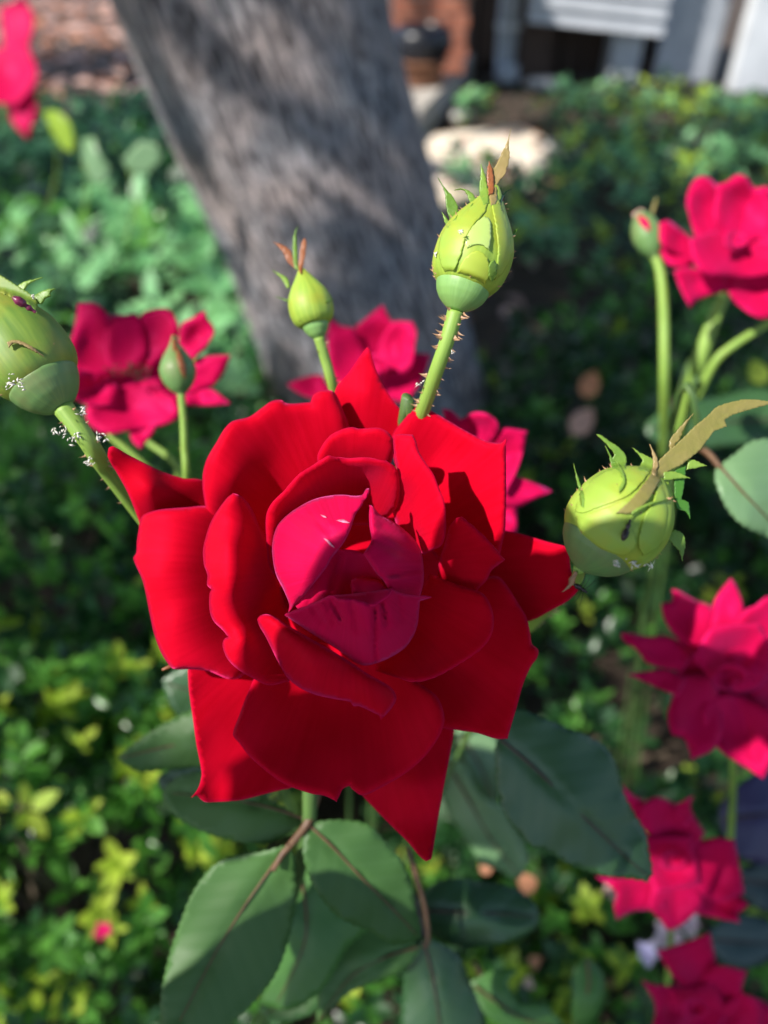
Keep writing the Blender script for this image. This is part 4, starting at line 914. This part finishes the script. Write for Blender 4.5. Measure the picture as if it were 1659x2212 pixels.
# B3 tall bud
b3, _ = bud('rose_bud', 'tall plump green bud with curling sepals, upper right of centre', 'zG', (385,1430), (680,540),
  [(165,185),(210,245),(300,278),(400,290),(500,286),(600,252),(700,195),(780,140),(850,95),(920,60),(960,25)],
  [(0,58),(25,100),(60,145),(110,182),(160,200),(215,205),(240,170)], .163,
  stem=[(388,1440,0),(330,1640,1),(250,1870,5),(160,2130,13),(40,2450,26)], stem_r=[62,56,54,54,54], seed=41, npr=50, prh=.0011,
  sepals=[([(800,80),(785,200),(790,300),(760,420),(700,510),(695,640),(650,660),(630,560),(625,450),(645,380),(670,380),(700,320),(760,200)], SEPB),
          ([(572,345),(610,430),(630,560),(640,640),(590,660),(560,560),(570,430)], SEPL),
          ([(635,320),(665,400),(670,560),(630,580),(615,430)], SEPR, .9),
          ([(255,445),(300,510),(370,590),(410,680),(390,760),(345,780),(320,680),(300,540)], SEPL),
          ([(375,545),(440,530),(510,560),(545,610),(500,670),(475,590),(440,545)], SEPL),
          ([(805,535),(770,560),(750,620),(755,700),(725,700),(715,620),(745,560)], BOXD),
          ([(850,820),(815,850),(790,900),(815,910),(840,860)], SEPL),
          ([(285,700),(320,740),(355,790),(330,830),(305,780)], SEPL),
          ([(260,950),(300,830),(400,720),(520,620),(640,560),(610,700),(525,800),(465,900),(432,1020),(385,1130),(372,1215),(300,1140),(265,1050)], BUDG, .30),
          ([(690,560),(740,680),(790,800),(815,920),(800,1050),(740,1160),(680,1215),(692,1100),(702,980),(690,850),(668,720),(650,620)], BUDG, .30),
          ([(400,1190),(420,1100),(470,1030),(540,990),(610,1020),(640,1090),(640,1180),(600,1245),(500,1250),(430,1230)], BUDY, .42),
          ([(455,900),(520,800),(600,730),(645,760),(655,880),(640,985),(560,945),(470,975)], BUDH, .22),  # front panel made paler in place of a highlight
          ([(640,1080),(675,1055),(700,1095),(690,1180),(655,1225),(630,1180)], SEPL, .65)])
# B4 right bud
b4, _ = bud('rose_bud', 'fat green bud with one long brown sepal, right of the large rose', 'zH', (200,1440), (800,690),
  [(150,215),(200,290),(300,362),(420,392),(560,386),(700,342),(800,272),(880,180),(930,100),(955,25)],
  [(0,48),(25,105),(80,200),(150,270),(220,308),(260,280)], .150,
  stem=[(205,1430,0),(190,1500,14),(120,1580,42),(-200,1900,80)], stem_r=[48,46,46,46], seed=42, npr=60, prh=.0013, mb=BUDG, mh=HIPD,
  sepals=[([(480,1010),(600,900),(690,790),(765,690),(820,600),(900,520),(1000,430),(1100,330),(1190,260),(1260,190),(1370,150),(1480,130),(1659,140),(1820,170),(1659,180),(1500,220),(1380,260),(1330,290),(1345,345),(1250,380),(1200,440),(1140,520),(1060,590),(990,640),(900,690),(820,780),(770,860),(720,930),(620,1010)], SEPB, 1.1),
          ([(330,400),(365,400),(430,445),(500,490),(550,540),(572,600),(560,680),(490,680),(450,600),(470,560),(420,490)], SEPL),
          ([(400,480),(440,540),(480,600),(520,660),(450,660),(435,590)], SEPL),
          ([(610,500),(680,540),(760,580),(830,600),(780,680),(640,680),(690,600)], SEPL),
          ([(158,620),(185,700),(215,780),(240,880),(238,970),(210,950),(198,850),(178,740)], SEPL, .6),
          ([(1090,235),(1030,330),(980,440),(900,540),(900,450),(1000,320)], SEPB),
          ([(1040,590),(1100,600),(1195,645),(1120,662),(1030,680)], SEPL),
          ([(880,1190),(930,1130),(1000,1160),(1025,1250),(1000,1385),(970,1300),(930,1260)], SEPL),
          ([(940,680),(1030,640),(1015,800),(995,900),(1050,930),(1062,1060),(1020,1000),(950,970),(935,800)], BOXM),
          ([(850,690),(950,688),(1068,740),(960,750),(850,760)], SEPL, 1.2),
          ([(165,1000),(190,880),(260,780),(380,690),(500,650),(600,640),(700,650),(750,690),(700,760),(600,860),(480,920),(340,970),(230,1010)], BUDG, .30),
          ([(170,1035),(340,985),(500,925),(640,870),(740,740),(795,760),(760,880),(700,965),(645,1015),(610,1100),(645,1250),(560,1340),(420,1310),(280,1230),(190,1130)], BUDG, .45),
          ([(800,760),(890,750),(935,900),(930,1050),(880,1190),(800,1290),(700,1350),(662,1260),(680,1120),(720,1000),(780,900)], BUDG, .30),
          ([(745,470),(795,550),(815,620),(800,720),(765,700),(770,600)], SEPB, 1.6),
          ([(485,600),(530,650),(562,740),(550,800),(510,850),(505,810),(535,750),(505,670)], SEPL, 1.3),
          ([(600,1000),(660,960),(760,920),(860,900),(960,885),(860,915),(760,945),(680,985),(610,1030)], SEPL, 1.2)])
# B2 small mid bud
b2, _ = bud('rose_bud', 'small green bud with rusty sepal tips in front of the trunk', 'zF', (740,1490), (520,620),
  [(170,190),(220,250),(330,280),(450,282),(560,250),(660,190),(760,120),(850,60),(900,30)],
  [(0,55),(40,105),(110,150),(170,170),(210,150)], .200,
  stem=[(740,1480,0),(820,1750,2),(930,2150,6),(1100,2800,25)], stem_r=[68,66,62,62], seed=43, npr=10, prh=.0008,
  sepals=[([(160,280),(280,320),(380,380),(440,520),(460,640),(400,600),(330,520),(290,430)], SEPR),
          ([(480,90),(462,180),(470,300),(490,560),(500,660),(430,620),(410,380),(420,200)], SEPL),
          ([(560,230),(590,270),(585,400),(565,520),(520,700),(480,640),(490,480),(520,300)], SEPR, .8),
          ([(150,640),(250,680),(350,740),(390,850),(340,880),(270,760)], SEPL),
          ([(190,970),(300,990),(380,1020),(340,1040),(230,990)], SEPL),
          ([(950,1000),(880,1005),(820,1040),(870,1050)], SEPL)])
# B1 left bud
b1, _ = bud('rose_bud', 'large dusty green bud cut by the left edge', 'zE', (575,1320), (-150,265),
  [(270,300),(330,370),(450,412),(620,428),(780,410),(950,340),(1100,250),(1250,120),(1300,40)],
  [(0,95),(40,165),(110,240),(200,300),(290,335),(340,320)], .172, mb=BUDD, mh=HIPD,
  stem=[(585,1310,0),(800,1600,1),(920,1790,6),(1000,1900,12),(1230,2212,22),(1600,2700,40)], stem_r=[100,88,82,78,66,60], seed=44, npr=26,
  sepals=[([(150,190),(200,150),(250,130),(330,112),(400,100),(330,135),(260,170),(230,215),(180,240)], SEPL),
          ([(310,280),(360,240),(430,210),(520,205),(465,240),(472,280),(420,295),(380,350),(330,340)], SEPL),
          ([(-100,40),(0,75),(150,170),(280,250),(350,330),(345,430),(250,350),(120,290),(0,240),(-100,200)], BUDD, .8),
          ([(60,700),(110,680),(200,690),(330,760),(420,840),(330,800),(200,730),(120,720),(80,760)], SEPB, .7)])
# B5 small bud before left rose
b5, _ = bud('rose_bud', 'small red striped bud in front of the left hand rose', 'zA', (1075,905), (1010,390),
  [(20,60),(60,105),(140,150),(220,165),(300,140),(380,90),(450,45),(530,12)], [(0,40),(25,60),(60,90),(90,100)], .245,
  stem=[(1078,890,0),(1100,1150,2),(1110,1400,4),(1125,1700,10),(1100,2300,50)], stem_r=[34,32,34,36,36], seed=45, npr=5, mb=HIPD, mh=HIPD, prh=.0006,
  sepals=[([(1030,520),(1060,480),(1090,560),(1130,680),(1120,780),(1080,730),(1050,640)], SEPR, .8),
          ([(990,400),(1020,370),(1045,440),(1040,520),(1000,520)], SEPR),
          ([(1180,600),(1230,570),(1210,610),(1190,680)], SEPL)])
b6, _ = bud('rose_bud', 'blurred green bud with a dark pink tip at the upper right', 'zB', (345,800), (215,420),
  [(30,60),(90,100),(180,125),(260,120),(340,90),(400,40)], [(0,40),(40,60),(90,80),(110,80)], .34,
  stem=[(345,790,0),(395,950,0),(420,1300,2),(425,1900,10),(430,2500,60)], stem_r=[38,42,44,44,44], seed=46, npr=4, mb=HIPD, mh=HIPD, ms=STEM, prh=.0008,
  sepals=[([(190,440),(240,440),(290,480),(310,580),(260,560),(210,500)], MAG, .8), ([(150,420),(230,380),(290,420),(210,410),(160,480)], DEADP, .6),([(300,420),(350,280),(370,300),(340,440)], SEPB, .6)])
# extra stems round the upper right rose and left rose
def cane(label, key, pts, d, r, m=STEM):
    tb = Wt(key, pts, d, r); root = tube('rose_cane', tb, m, None, seg=10); rooted(tb, root); tag(root, label, 'stem', 'green rose canes'); return root
cane('slanting green cane under the upper right rose, reaching the right edge', 'zB', [(1450,1280,0),(1250,1400,2),(1000,1560,4),(850,1700,8),(700,2000,20)], .35, [32, 34, 36, 38, 38])
cane('thin green cane slanting below the left hand rose', 'zA', [(430,1270,0),(640,1450,2),(850,1640,6),(1100,1900,20)], .30, [34, 34, 32, 32])

# =====================================================================  ROSE LEAVES
def spray(name, label, leaves, petiole=None, cat='leaf', group='rose leaves', loc=None, pm=RIBR):
    root = empty(name, loc if loc is not None else P(*petiole[0][:3]), label, cat, group)
    for (key, ol, dp, D, m_, rib, rm, opt) in leaves:
        ax = M_(key, rib)
        o = sheet('leaflet', M_(key, ol), M_(key, dp), D, m_, root, step=14, edge=5, thick=.00035, teeth=3.0, axis=[ax[0][:2], ax[-1][:2]], corner=70,
                  creases=[(*ax[i][:2], *ax[i+1][:2], 9, .8) for i in range(len(ax)-1)], wave=.5, **opt)
        f_ = tps(M_(key, dp)); V = np.array([q[:2] for q in ax], float); z = f_(V)
        n = len(ax); pts = [(P(V[i][0], V[i][1], D - (z[i] - .1)/1000), .0004*(1 - .7*i/(n-1))*D/.2) for i in range(n)]
        tube('midrib', pts, rm, o, seg=6, sub=5)
    if petiole:
        pp_ = [(P(x, y, d), r) for x, y, d, r in petiole]
        if petiole[0][0] > 1200 and petiole[-1][1] < 2500: rooted(pp_, root)
        tube('petiole', pp_, pm, root, seg=8)
    return root
spray('rose_leaf', 'trio of dark rose leaves hanging from the red node under the large rose', [
  ('zI', [(800,430),(700,455),(560,480),(440,510),(350,580),(270,700),(215,830),(165,970),(125,1120),(100,1260),(95,1414),(110,1600),(300,1560),(480,1410),(600,1300),(720,1150),(790,980),(830,800),(842,620),(835,500)],
   [(800,430,0),(440,510,-3),(165,970,-2),(110,1600,8),(480,1410,3),(790,980,-4),(842,620,-5),(560,760,-1),(350,1150,2)], .222, RLEAF, [(800,420),(700,560),(560,760),(400,1020),(200,1400)], RIBR, {}),
  ('zI', [(905,325),(960,300),(1100,290),(1230,310),(1330,400),(1430,520),(1480,640),(1500,760),(1530,920),(1480,960),(1380,970),(1250,900),(1080,820),(980,710),(920,600),(890,500),(885,400)],
   [(905,325,0),(1230,310,-1),(1480,640,-5),(1530,920,-8),(1080,820,2),(890,500,3),(1200,600,0)], .226, RLEAF, [(910,310),(1050,440),(1200,600),(1350,750),(1510,920)], RIBR, {}),
  ('zI', [(890,280),(800,240),(650,150),(500,60),(300,20),(150,80),(110,180),(200,280),(330,350),(500,400),(640,415),(760,390),(850,330)],
   [(890,280,0),(500,60,-8),(150,80,-12),(330,350,-4),(640,415,0),(500,200,-4)], .228, RLEAF, [(885,280),(760,235),(620,200),(400,160),(160,140)], RIBR, {})],
  petiole=[(690, 1700, .226, .0012), (668, 1770, .226, .0014), (640, 1810, .224, .0012), (610, 1845, .222, .0010), (590, 1880, .2215, .0007)])
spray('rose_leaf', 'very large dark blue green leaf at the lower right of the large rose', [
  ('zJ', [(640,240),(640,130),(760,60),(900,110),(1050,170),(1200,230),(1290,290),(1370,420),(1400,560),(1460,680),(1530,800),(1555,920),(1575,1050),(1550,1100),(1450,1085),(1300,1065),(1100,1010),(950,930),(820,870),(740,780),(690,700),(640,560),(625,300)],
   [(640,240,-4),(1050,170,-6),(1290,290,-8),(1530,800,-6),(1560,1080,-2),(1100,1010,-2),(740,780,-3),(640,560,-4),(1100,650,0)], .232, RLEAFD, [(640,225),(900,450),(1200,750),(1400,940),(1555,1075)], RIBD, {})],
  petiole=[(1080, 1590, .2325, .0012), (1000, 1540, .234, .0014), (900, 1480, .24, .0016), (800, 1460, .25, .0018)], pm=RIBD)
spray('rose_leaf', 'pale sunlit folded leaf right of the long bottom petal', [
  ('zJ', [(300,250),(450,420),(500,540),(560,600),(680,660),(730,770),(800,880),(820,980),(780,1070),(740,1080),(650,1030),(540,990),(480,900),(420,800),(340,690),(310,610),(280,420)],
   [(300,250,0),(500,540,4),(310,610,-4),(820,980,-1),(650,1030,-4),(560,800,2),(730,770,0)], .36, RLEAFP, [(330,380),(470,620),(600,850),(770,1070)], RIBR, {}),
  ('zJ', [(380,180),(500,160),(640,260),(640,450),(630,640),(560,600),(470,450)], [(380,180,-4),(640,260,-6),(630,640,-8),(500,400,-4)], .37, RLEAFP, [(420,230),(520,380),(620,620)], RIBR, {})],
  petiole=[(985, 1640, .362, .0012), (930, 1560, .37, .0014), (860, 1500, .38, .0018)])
spray('rose_leaf', 'green leaf filling the gap between the two front leaves', [
  ('zI', [(800,540),(950,560),(1080,800),(1250,880),(1120,1000),(1000,1200),(820,1330),(640,1300),(700,1150),(780,900)],
   [(800,540,-3),(1250,880,-6),(820,1330,0),(640,1300,-4),(950,900,0)], .262, RLEAFM, [(860,560),(900,800),(880,1000),(740,1290)], RIBR, {}),
  ('zI', [(1080,960),(1250,880),(1400,930),(1540,990),(1440,1110),(1300,1170),(1150,1230),(1060,1300),(960,1400),(980,1200)],
   [(1080,960,-6),(1540,990,-4),(1300,1170,0),(960,1400,3),(1200,1050,0)], .268, RLEAF, [(1520,990),(1350,1040),(1150,1150),(970,1390)], RIBR, {}),
  ('zI', [(760,1080),(1000,880),(1060,980),(1040,1180),(960,1330),(820,1390),(700,1390),(640,1350)],
   [(760,1080,-6),(1000,880,-4),(1040,1180,0),(700,1390,3),(880,1150,0)], .285, RLEAFM, [(1030,900),(930,1080),(820,1250),(660,1370)], RIBR, {})],
  petiole=[(915, 2045, .268, .0007), (925, 2030, .27, .0008), (915, 1950, .272, .0009), (880, 1830, .275, .001)])
spray('rose_leaf', 'dark leaf pair low between the bottom petal and the lower right rose', [
  ('zJ', [(150,1250),(220,1150),(330,1090),(560,1110),(760,1160),(870,1260),(870,1380),(700,1470),(500,1500),(350,1480),(220,1400)],
   [(150,1250,0),(560,1110,-4),(870,1300,0),(500,1500,2),(500,1300,4)], .292, RLEAFD, [(180,1280),(400,1290),(650,1300),(860,1320)], RIBD, {}),
  ('zJ', [(150,1450),(260,1470),(400,1560),(470,1720),(520,1850),(560,1990),(400,2150),(200,2150),(60,2000),(60,1800),(90,1600)],
   [(150,1450,0),(470,1720,-3),(400,2150,3),(60,1800,-3),(290,1800,3)], .275, RLEAFD, [(190,1460),(235,1650),(270,1850),(300,2140)], RIBD, {})],
  petiole=[(930, 2080, .277, .0012), (915, 2030, .278, .0013), (900, 1970, .28, .0013), (880, 1900, .285, .0014)], pm=RIBD)
spray('rose_leaf', 'grey green leaf just left of the lower left petal', [
  ('w', [(255,1638),(300,1600),(370,1555),(440,1530),(560,1540),(560,1640),(440,1655),(370,1660),(300,1665)],
   [(255,1638,0),(370,1555,-2),(560,1600,-4),(370,1660,-3),(400,1605,2)], .262, RLEAF, [(560,1590),(450,1595),(350,1615),(260,1638)], RIBR, {}),
  ('w', [(350,1470),(400,1440),(560,1450),(560,1560),(440,1570),(380,1540)], [(350,1470,0),(560,1450,-2),(440,1570,0)], .29, RLEAFD, [(540,1500),(450,1500),(360,1475)], RIBD, {}),
  ('w', [(340,1680),(400,1650),(520,1640),(600,1700),(520,1760),(420,1740),(360,1720)], [(340,1680,0),(600,1700,-2),(420,1740,0)], .28, RLEAFD, [(590,1700),(470,1700),(350,1685)], RIBD, {})],
  petiole=[(560, 1590, .262, .0010), (620, 1580, .265, .0012), (690, 1560, .27, .0014)])
spray('rose_leaf', 'pale green leaf at the right edge behind the fat bud', [
  ('zH', [(1250,700),(1320,620),(1400,560),(1560,450),(1750,480),(1850,900),(1800,1250),(1659,1190),(1500,1120),(1380,1020),(1310,900)],
   [(1250,700,0),(1560,450,-4),(1800,1250,-6),(1380,1020,2),(1500,800,3)], .245, RLEAFP, [(1290,650),(1450,830),(1620,1010),(1800,1200)], RIBR, {})],
  petiole=[(1555, 1010, .246, .0010), (1530, 980, .25, .0012), (1500, 960, .255, .0014)])
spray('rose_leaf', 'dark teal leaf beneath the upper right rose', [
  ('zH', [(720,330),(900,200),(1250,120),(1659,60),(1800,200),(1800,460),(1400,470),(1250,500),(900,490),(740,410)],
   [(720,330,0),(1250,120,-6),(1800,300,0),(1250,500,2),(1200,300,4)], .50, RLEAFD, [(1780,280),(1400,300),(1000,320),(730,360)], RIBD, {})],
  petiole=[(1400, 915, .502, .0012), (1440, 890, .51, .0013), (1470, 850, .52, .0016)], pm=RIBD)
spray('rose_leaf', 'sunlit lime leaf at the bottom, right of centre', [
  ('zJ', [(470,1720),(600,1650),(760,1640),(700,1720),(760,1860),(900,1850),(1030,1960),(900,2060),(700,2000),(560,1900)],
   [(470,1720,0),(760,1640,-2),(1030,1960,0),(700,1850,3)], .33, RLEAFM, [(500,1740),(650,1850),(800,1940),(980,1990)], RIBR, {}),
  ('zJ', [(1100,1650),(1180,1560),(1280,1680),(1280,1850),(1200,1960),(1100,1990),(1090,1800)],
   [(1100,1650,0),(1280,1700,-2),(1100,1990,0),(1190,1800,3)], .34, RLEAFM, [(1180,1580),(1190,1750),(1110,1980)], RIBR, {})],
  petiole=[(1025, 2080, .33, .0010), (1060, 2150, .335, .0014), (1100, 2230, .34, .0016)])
# unseen leaf shapes added outside the frame to cast shade on the lower flower
off = SUNV * .24
def shade_blocker(parent, ol, D, z=0):
    B = smooth_outline(ol, 14)
    v = [P(x, y, D) + off for x, y in B]; c = sum(v, Vector()) / len(v) + SUNV * .004  # outline of the wanted shade, moved towards the sun
    n = len(v); me = mesh('leaflet', v + [c], [(i, (i+1) % n, n) for i in range(n)])
    at = me.attributes.new('pv', 'FLOAT_VECTOR', 'POINT'); at.data.foreach_set('vector', np.array([tuple(q*1) for q in v + [c]], np.float32).ravel())
    o = link('leaflet', me, RLEAF, parent); md = o.modifiers.new('thickness', 'SOLIDIFY'); md.thickness = .0004
    return o
sroot = empty('rose_leaf', P(900, 1500, .165) + off, 'unseen leaf shapes added above and left of the large rose to shade it', 'leaf', 'rose leaves')
shade_blocker(sroot, [(440,1450),(540,1340),(590,1300),(645,1275),(700,1232),(765,1182),(880,1150),(1010,1145),(1120,1200),(1160,1400),(1130,1620),(1000,1820),(850,1910),(650,1900),(540,1760),(450,1600)], .156)
shade_blocker(sroot, [(400,1650),(470,1560),(540,1480),(640,1440),(720,1560),(700,1760),(560,1800),(440,1760)], .172)
shade_blocker(sroot, [(1130,1190),(1220,1140),(1320,1128),(1450,1140),(1560,1220),(1560,1380),(1450,1480),(1280,1470),(1150,1360)], .142)
shade_blocker(sroot, [(1000,1230),(1090,1160),(1160,1172),(1300,1165),(1400,1250),(1420,1400),(1250,1520),(1080,1470)], .176)
shade_blocker(sroot, [(309.7+.3911*x, 1658.9+.3911*y) for x, y in [(800,640),(700,740),(600,800),(440,910),(280,1080),(130,1230),(60,1500),(480,1560),(720,1200),(860,900)]], .222)
shade_blocker(sroot, [(309.7+.3911*x, 1658.9+.3911*y) for x, y in [(880,560),(980,575),(1080,560),(1200,620),(1330,720),(1450,840),(1560,990),(1300,1000),(1050,900),(920,740)]], .226)
shade_blocker(sroot, [(250,1560),(340,1500),(480,1530),(640,1660),(700,1780),(600,1850),(460,1850),(320,1800),(260,1700)], .235)
tube('petiole', [(P(1020, 1400, .163) + off, .0012), (P(1000, 1900, .163) + off, .0014), (P(900, 2700, .2) + off*1.2, .002)], RIBR, sroot, seg=6)  # stalk of the added shade blockers, also unseen

# purple leaved plant lower right
PURP = leaf_mat('purple_leaf', (.020, .018, .055), (.045, .035, .10), rough=.4, transl=.1, scale=40)
TEALD = leaf_mat('blue_dark_leaf', (.010, .028, .030), (.022, .05, .05), rough=.4, transl=.1, scale=40)
spray('purple_plant', 'dark purple leaved plant at the right edge beside the lower right rose', [
  ('w', [(1555,1760),(1590,1700),(1660,1665),(1760,1690),(1760,1800),(1680,1860),(1600,1850)], [(1555,1760,0),(1660,1665,-4),(1760,1800,0),(1640,1760,4)], .42, PURP, [(1560,1770),(1640,1760),(1740,1750)], RIBD, {}),
  ('w', [(1600,1880),(1660,1850),(1760,1870),(1760,1960),(1660,1970),(1610,1940)], [(1600,1880,0),(1760,1870,0),(1660,1970,3)], .43, TEALD, [(1605,1900),(1660,1910),(1750,1920)], RIBD, {}),
  ('w', [(1530,2010),(1580,1980),(1660,1990),(1680,2060),(1620,2090),(1550,2070)], [(1530,2010,0),(1660,1990,0),(1600,2080,3)], .45, TEALD, [(1535,2030),(1600,2035),(1670,2040)], RIBD, {})],
  petiole=[(1700, 1760, .425, .002), (1720, 1900, .44, .0025), (1700, 2100, .5, .003), (1700, 2600, .8, .004)], cat='plant', group=None, pm=RIBD)

# =====================================================================  SMALL THINGS
# pale blossoms and litter seen as soft spots
PALE = leaf_mat('pale_pink_petal', (.62, .42, .50), (.80, .62, .70), rough=.5, transl=.3, scale=80)
LAV = leaf_mat('lavender_petal', (.40, .36, .62), (.55, .5, .78), rough=.5, transl=.3, scale=80)
def blossom(px, py, d, size, m, label, seed, nm='small_blossom', cat='flower', np_=5, group=None):
    c = P(px, py, d); root = empty(nm, c, label, cat, group); rnd = random.Random(seed)
    me = leaf_me('petal', 1, .75, fold=.2, curl=.3, m=m); toC = (CAM - c).normalized()
    for i in range(np_):
        a = i*6.283/np_ + rnd.random()*.4; s = toC.orthogonal().normalized(); t = toC.cross(s)
        tip = (s*math.cos(a) + t*math.sin(a) + toC*.35).normalized(); o = bpy.data.objects.new('petal', me); COL.objects.link(o); o.parent = root
        o.matrix_local = rot_for(toC, tip).to_4x4() @ Matrix.Scale(size*rnd.uniform(.8, 1.1), 4)
    return root
blossom(1485, 1990, .50, .010, PALE, 'pale pink blossom right under the lower right rose', 1)
blossom(1440, 2020, .50, .012, PALE, 'pale pink blossom between the lavender blossom and the bottom right rose', 2)
blossom(1398, 2058, .52, .009, LAV, 'tiny lavender blossom left of the bottom right rose', 3)
blossom(1320, 1925, .52, .007, DEADP, 'peach coloured blossom beside the left tip of the lower right rose', 4)
blossom(222, 2010, .55, .007, MAG, 'tiny magenta flower bud in the lime shrub at the lower left', 5)
def dead(px, py, d, size, m, label, seed):
    me = leaf_me('fallen_leaf', 1, .7, fold=.3, curl=.4, m=m); o = bpy.data.objects.new('fallen_leaf', me); COL.objects.link(o); rnd = random.Random(seed)
    c = P(px, py, d); toC = (CAM - c).normalized()
    o.matrix_world = Matrix.Translation(c) @ rot_for(toC, Vector((rnd.uniform(-1, 1), rnd.uniform(-.5, .5), .8))).to_4x4() @ Matrix.Scale(size, 4)
    tag(o, label, 'leaf'); return o
dead(1155, 1925, .48, .017, DEAD, 'bright orange dead leaf caught below the pale folded leaf', 1)
dead(1038, 1885, .48, .011, DEAD, 'small brown dead leaf left of the bright orange one', 2)
dead(1165, 2085, .55, .014, DEAD, 'rust coloured dead leaf in the dark gap near the bottom', 3)
dead(1150, 2120, .55, .013, DEADP, 'pinkish dead leaf touching the rust coloured one at the bottom', 4)
dead(1262, 860, .9, .035, DEAD, 'orange dead leaf in the dark shrub right of the trunk foot', 5)
dead(1235, 940, .9, .04, DEADP, 'tan dead leaf low in the dark shrub behind the right petal', 6)
dead(1620, 1090, .5, .02, DEADP, 'pinkish leaf beneath the pale leaf at the right edge', 7)
dead(1650, 830, .6, .022, BOXL, 'yellow green leaf tip at the right edge under the upper rose', 8)
# big near ground-cover leaves left of trunk
lv = [([(92,240),(125,240),(150,265),(160,300),(158,330),(140,325),(115,290)], BOXL, 'bright lime leaf standing alone left of the trunk'),
      ([(175,300),(205,295),(215,330),(240,365),(225,400),(200,395),(180,350)], RLEAFP, 'pale curled leaf just right of the lone lime leaf'),
      ([(265,345),(300,305),(340,310),(350,345),(320,375),(280,370)], RLEAFP, 'pale broad leaf against the left edge of the trunk')]
for i, (ol, m_, lb) in enumerate(lv):
    root = empty('broad_leaf', P(ol[0][0], ol[0][1], 1.05), lb, 'leaf')
    sheet('blade', ol, [(ol[0][0], ol[0][1], 0), (ol[3][0], ol[3][1], 6), (ol[5][0], ol[5][1], -6), (ol[2][0], ol[2][1], 15)], 1.05, m_, root, step=9, edge=6, thick=.0008)
    q = ol[-1]; tube('stalk', [(P(q[0], q[1], 1.051), .0015), (P(q[0]+10, q[1]+70, 1.1), .0015), (P(q[0]-10, q[1]+160, 1.2), .002)], STEM, root, seg=6, sub=4)

# aphids, shed skins and the winged insect
def skins(px, py, d, n, spread, label, seed, parent=None, size=.0006):
    rnd = random.Random(seed); v = []; f = []
    c0 = P(px, py, d); s = d / FPX * 1.
    for i in range(n):
        c = c0 + RGT*rnd.gauss(0, spread)*s + UP*rnd.gauss(0, spread)*s - FWD*rnd.uniform(0, .0006)
        t = Vector((rnd.uniform(-1, 1), rnd.uniform(-1, 1), rnd.uniform(-1, 1))).normalized(); a1 = t.orthogonal().normalized(); b1_ = t.cross(a1)
        L_ = size*rnd.uniform(.8, 2.2); W_ = size*rnd.uniform(.25, .6); o0 = len(v)
        v += [c - t*L_, c + a1*W_, c + b1_*W_, c - a1*W_, c - b1_*W_, c + t*L_*rnd.uniform(.6, 1.2)]
        f += [tuple(o0+q for q in tr) for tr in ((0,1,2),(0,2,3),(0,3,4),(0,4,1),(5,2,1),(5,3,2),(5,4,3),(5,1,4))]
    o = link('shed_skins', mesh('shed_skins', v, f), MOLT); tag(o, label, 'insect skins', 'shed aphid skins on stems and buds'); return o
zE = MAPS['zE']; zG = MAPS['zG']; zH = MAPS['zH']
for i, (k, x, y, d, n, sp, lb) in enumerate([
  (zE, 570, 1510, .171, 16, 8, 'white shed skins on the left stem, the largest cluster'),
  (zE, 690, 1590, .1705, 12, 7, 'white shed skins on the left stem, just below the largest cluster'),
  (zE, 940, 1590, .173, 10, 6, 'white shed skins on the outer side of the left stem'),
  (zE, 850, 1820, .174, 12, 7, 'white shed skins low on the left stem near the pointed petal'),
  (zE, 770, 1350, .171, 9, 6, 'shed skins where the left bud joins its stem'),
  (zE, 110, 1080, .158, 12, 8, 'white shed skins under the left bud'),
  (zE, 215, 1100, .156, 7, 6, 'thin white flecks beside the skins under the left bud'),
  (zE, 320, 280, .165, 5, 4, 'white fleck on top of the left bud'),
  (zH, 620, 1400, .143, 10, 9, 'pale flecks under the fat right hand bud'),
  (zH, 750, 1410, .146, 8, 6, 'shed skins hanging under the fat right hand bud'),
  (zH, 490, 1390, .140, 7, 6, 'brownish flecks at the left underside of the fat right hand bud'),
  (zG, 370, 1740, .1625, 4, 2.5, 'white fleck half way down the stem of the tall bud'),
  (zG, 120, 1975, .170, 5, 3.5, 'white flecks low on the stem of the tall bud'),
  (zG, 235, 1030, .160, 4, 2.5, 'white fleck at the left side of the tall bud'),
  (zG, 425, 865, .153, 4, 2.0, 'white speck on the front of the tall bud')]):
    skins(k[0] + x*k[2], k[1] + y*k[2], d, n, sp, lb, i, size=.00045)
DKB = plain_mat('insect_dark', (.012, .010, .012), (.05, .03, .03), 900, rough=.3, bstr=.1)
PRP = plain_mat('aphid_purple', (.10, .012, .04), (.20, .03, .08), 900, rough=.35, bstr=.1)
def insect(p_a, p_b, d_a, d_b, r, m, label, legs=True):
    A = P(*p_a, d_a); B_ = P(*p_b, d_b); root = empty('insect', A, label, 'insect')
    L_ = B_ - A
    tube('body', [(A, r*.3), (A + L_*.2, r), (A + L_*.45, r*.9), (A + L_*.55, r*.45), (A + L_*.7, r*.7), (A + L_*.85, r*.35), (B_, r*.4)], m, root, seg=8, sub=3)
    if legs:
        side = L_.cross(FWD).normalized()
        for i in range(3):
            for s in (-1, 1):
                c = A + L_*(.45 + .15*i); tube('leg', [(c, r*.14), (c + side*s*r*3 + L_*(.1*(i-1)) - FWD*r*1.5, r*.12), (c + side*s*r*6 + L_*(.3*(i-1)), r*.08)], m, root, seg=4, sub=2)
    return root
insect((1240, 1262), (1268, 1280), .1475, .1478, .00055, DKB, 'tiny black winged insect at the tip of the right petal')
insect((28, 642), (78, 675), .1595, .162, .0010, PRP, 'dark red aphid lying on top of the left bud', legs=False)
a_, b_ = (1345, 1168), (1362, 1122); insect(a_, b_, .1385, .1385, .0007, DKB, 'dark aphid clinging to the front of the fat right hand bud', legs=False)
print('objects', len(bpy.data.objects))
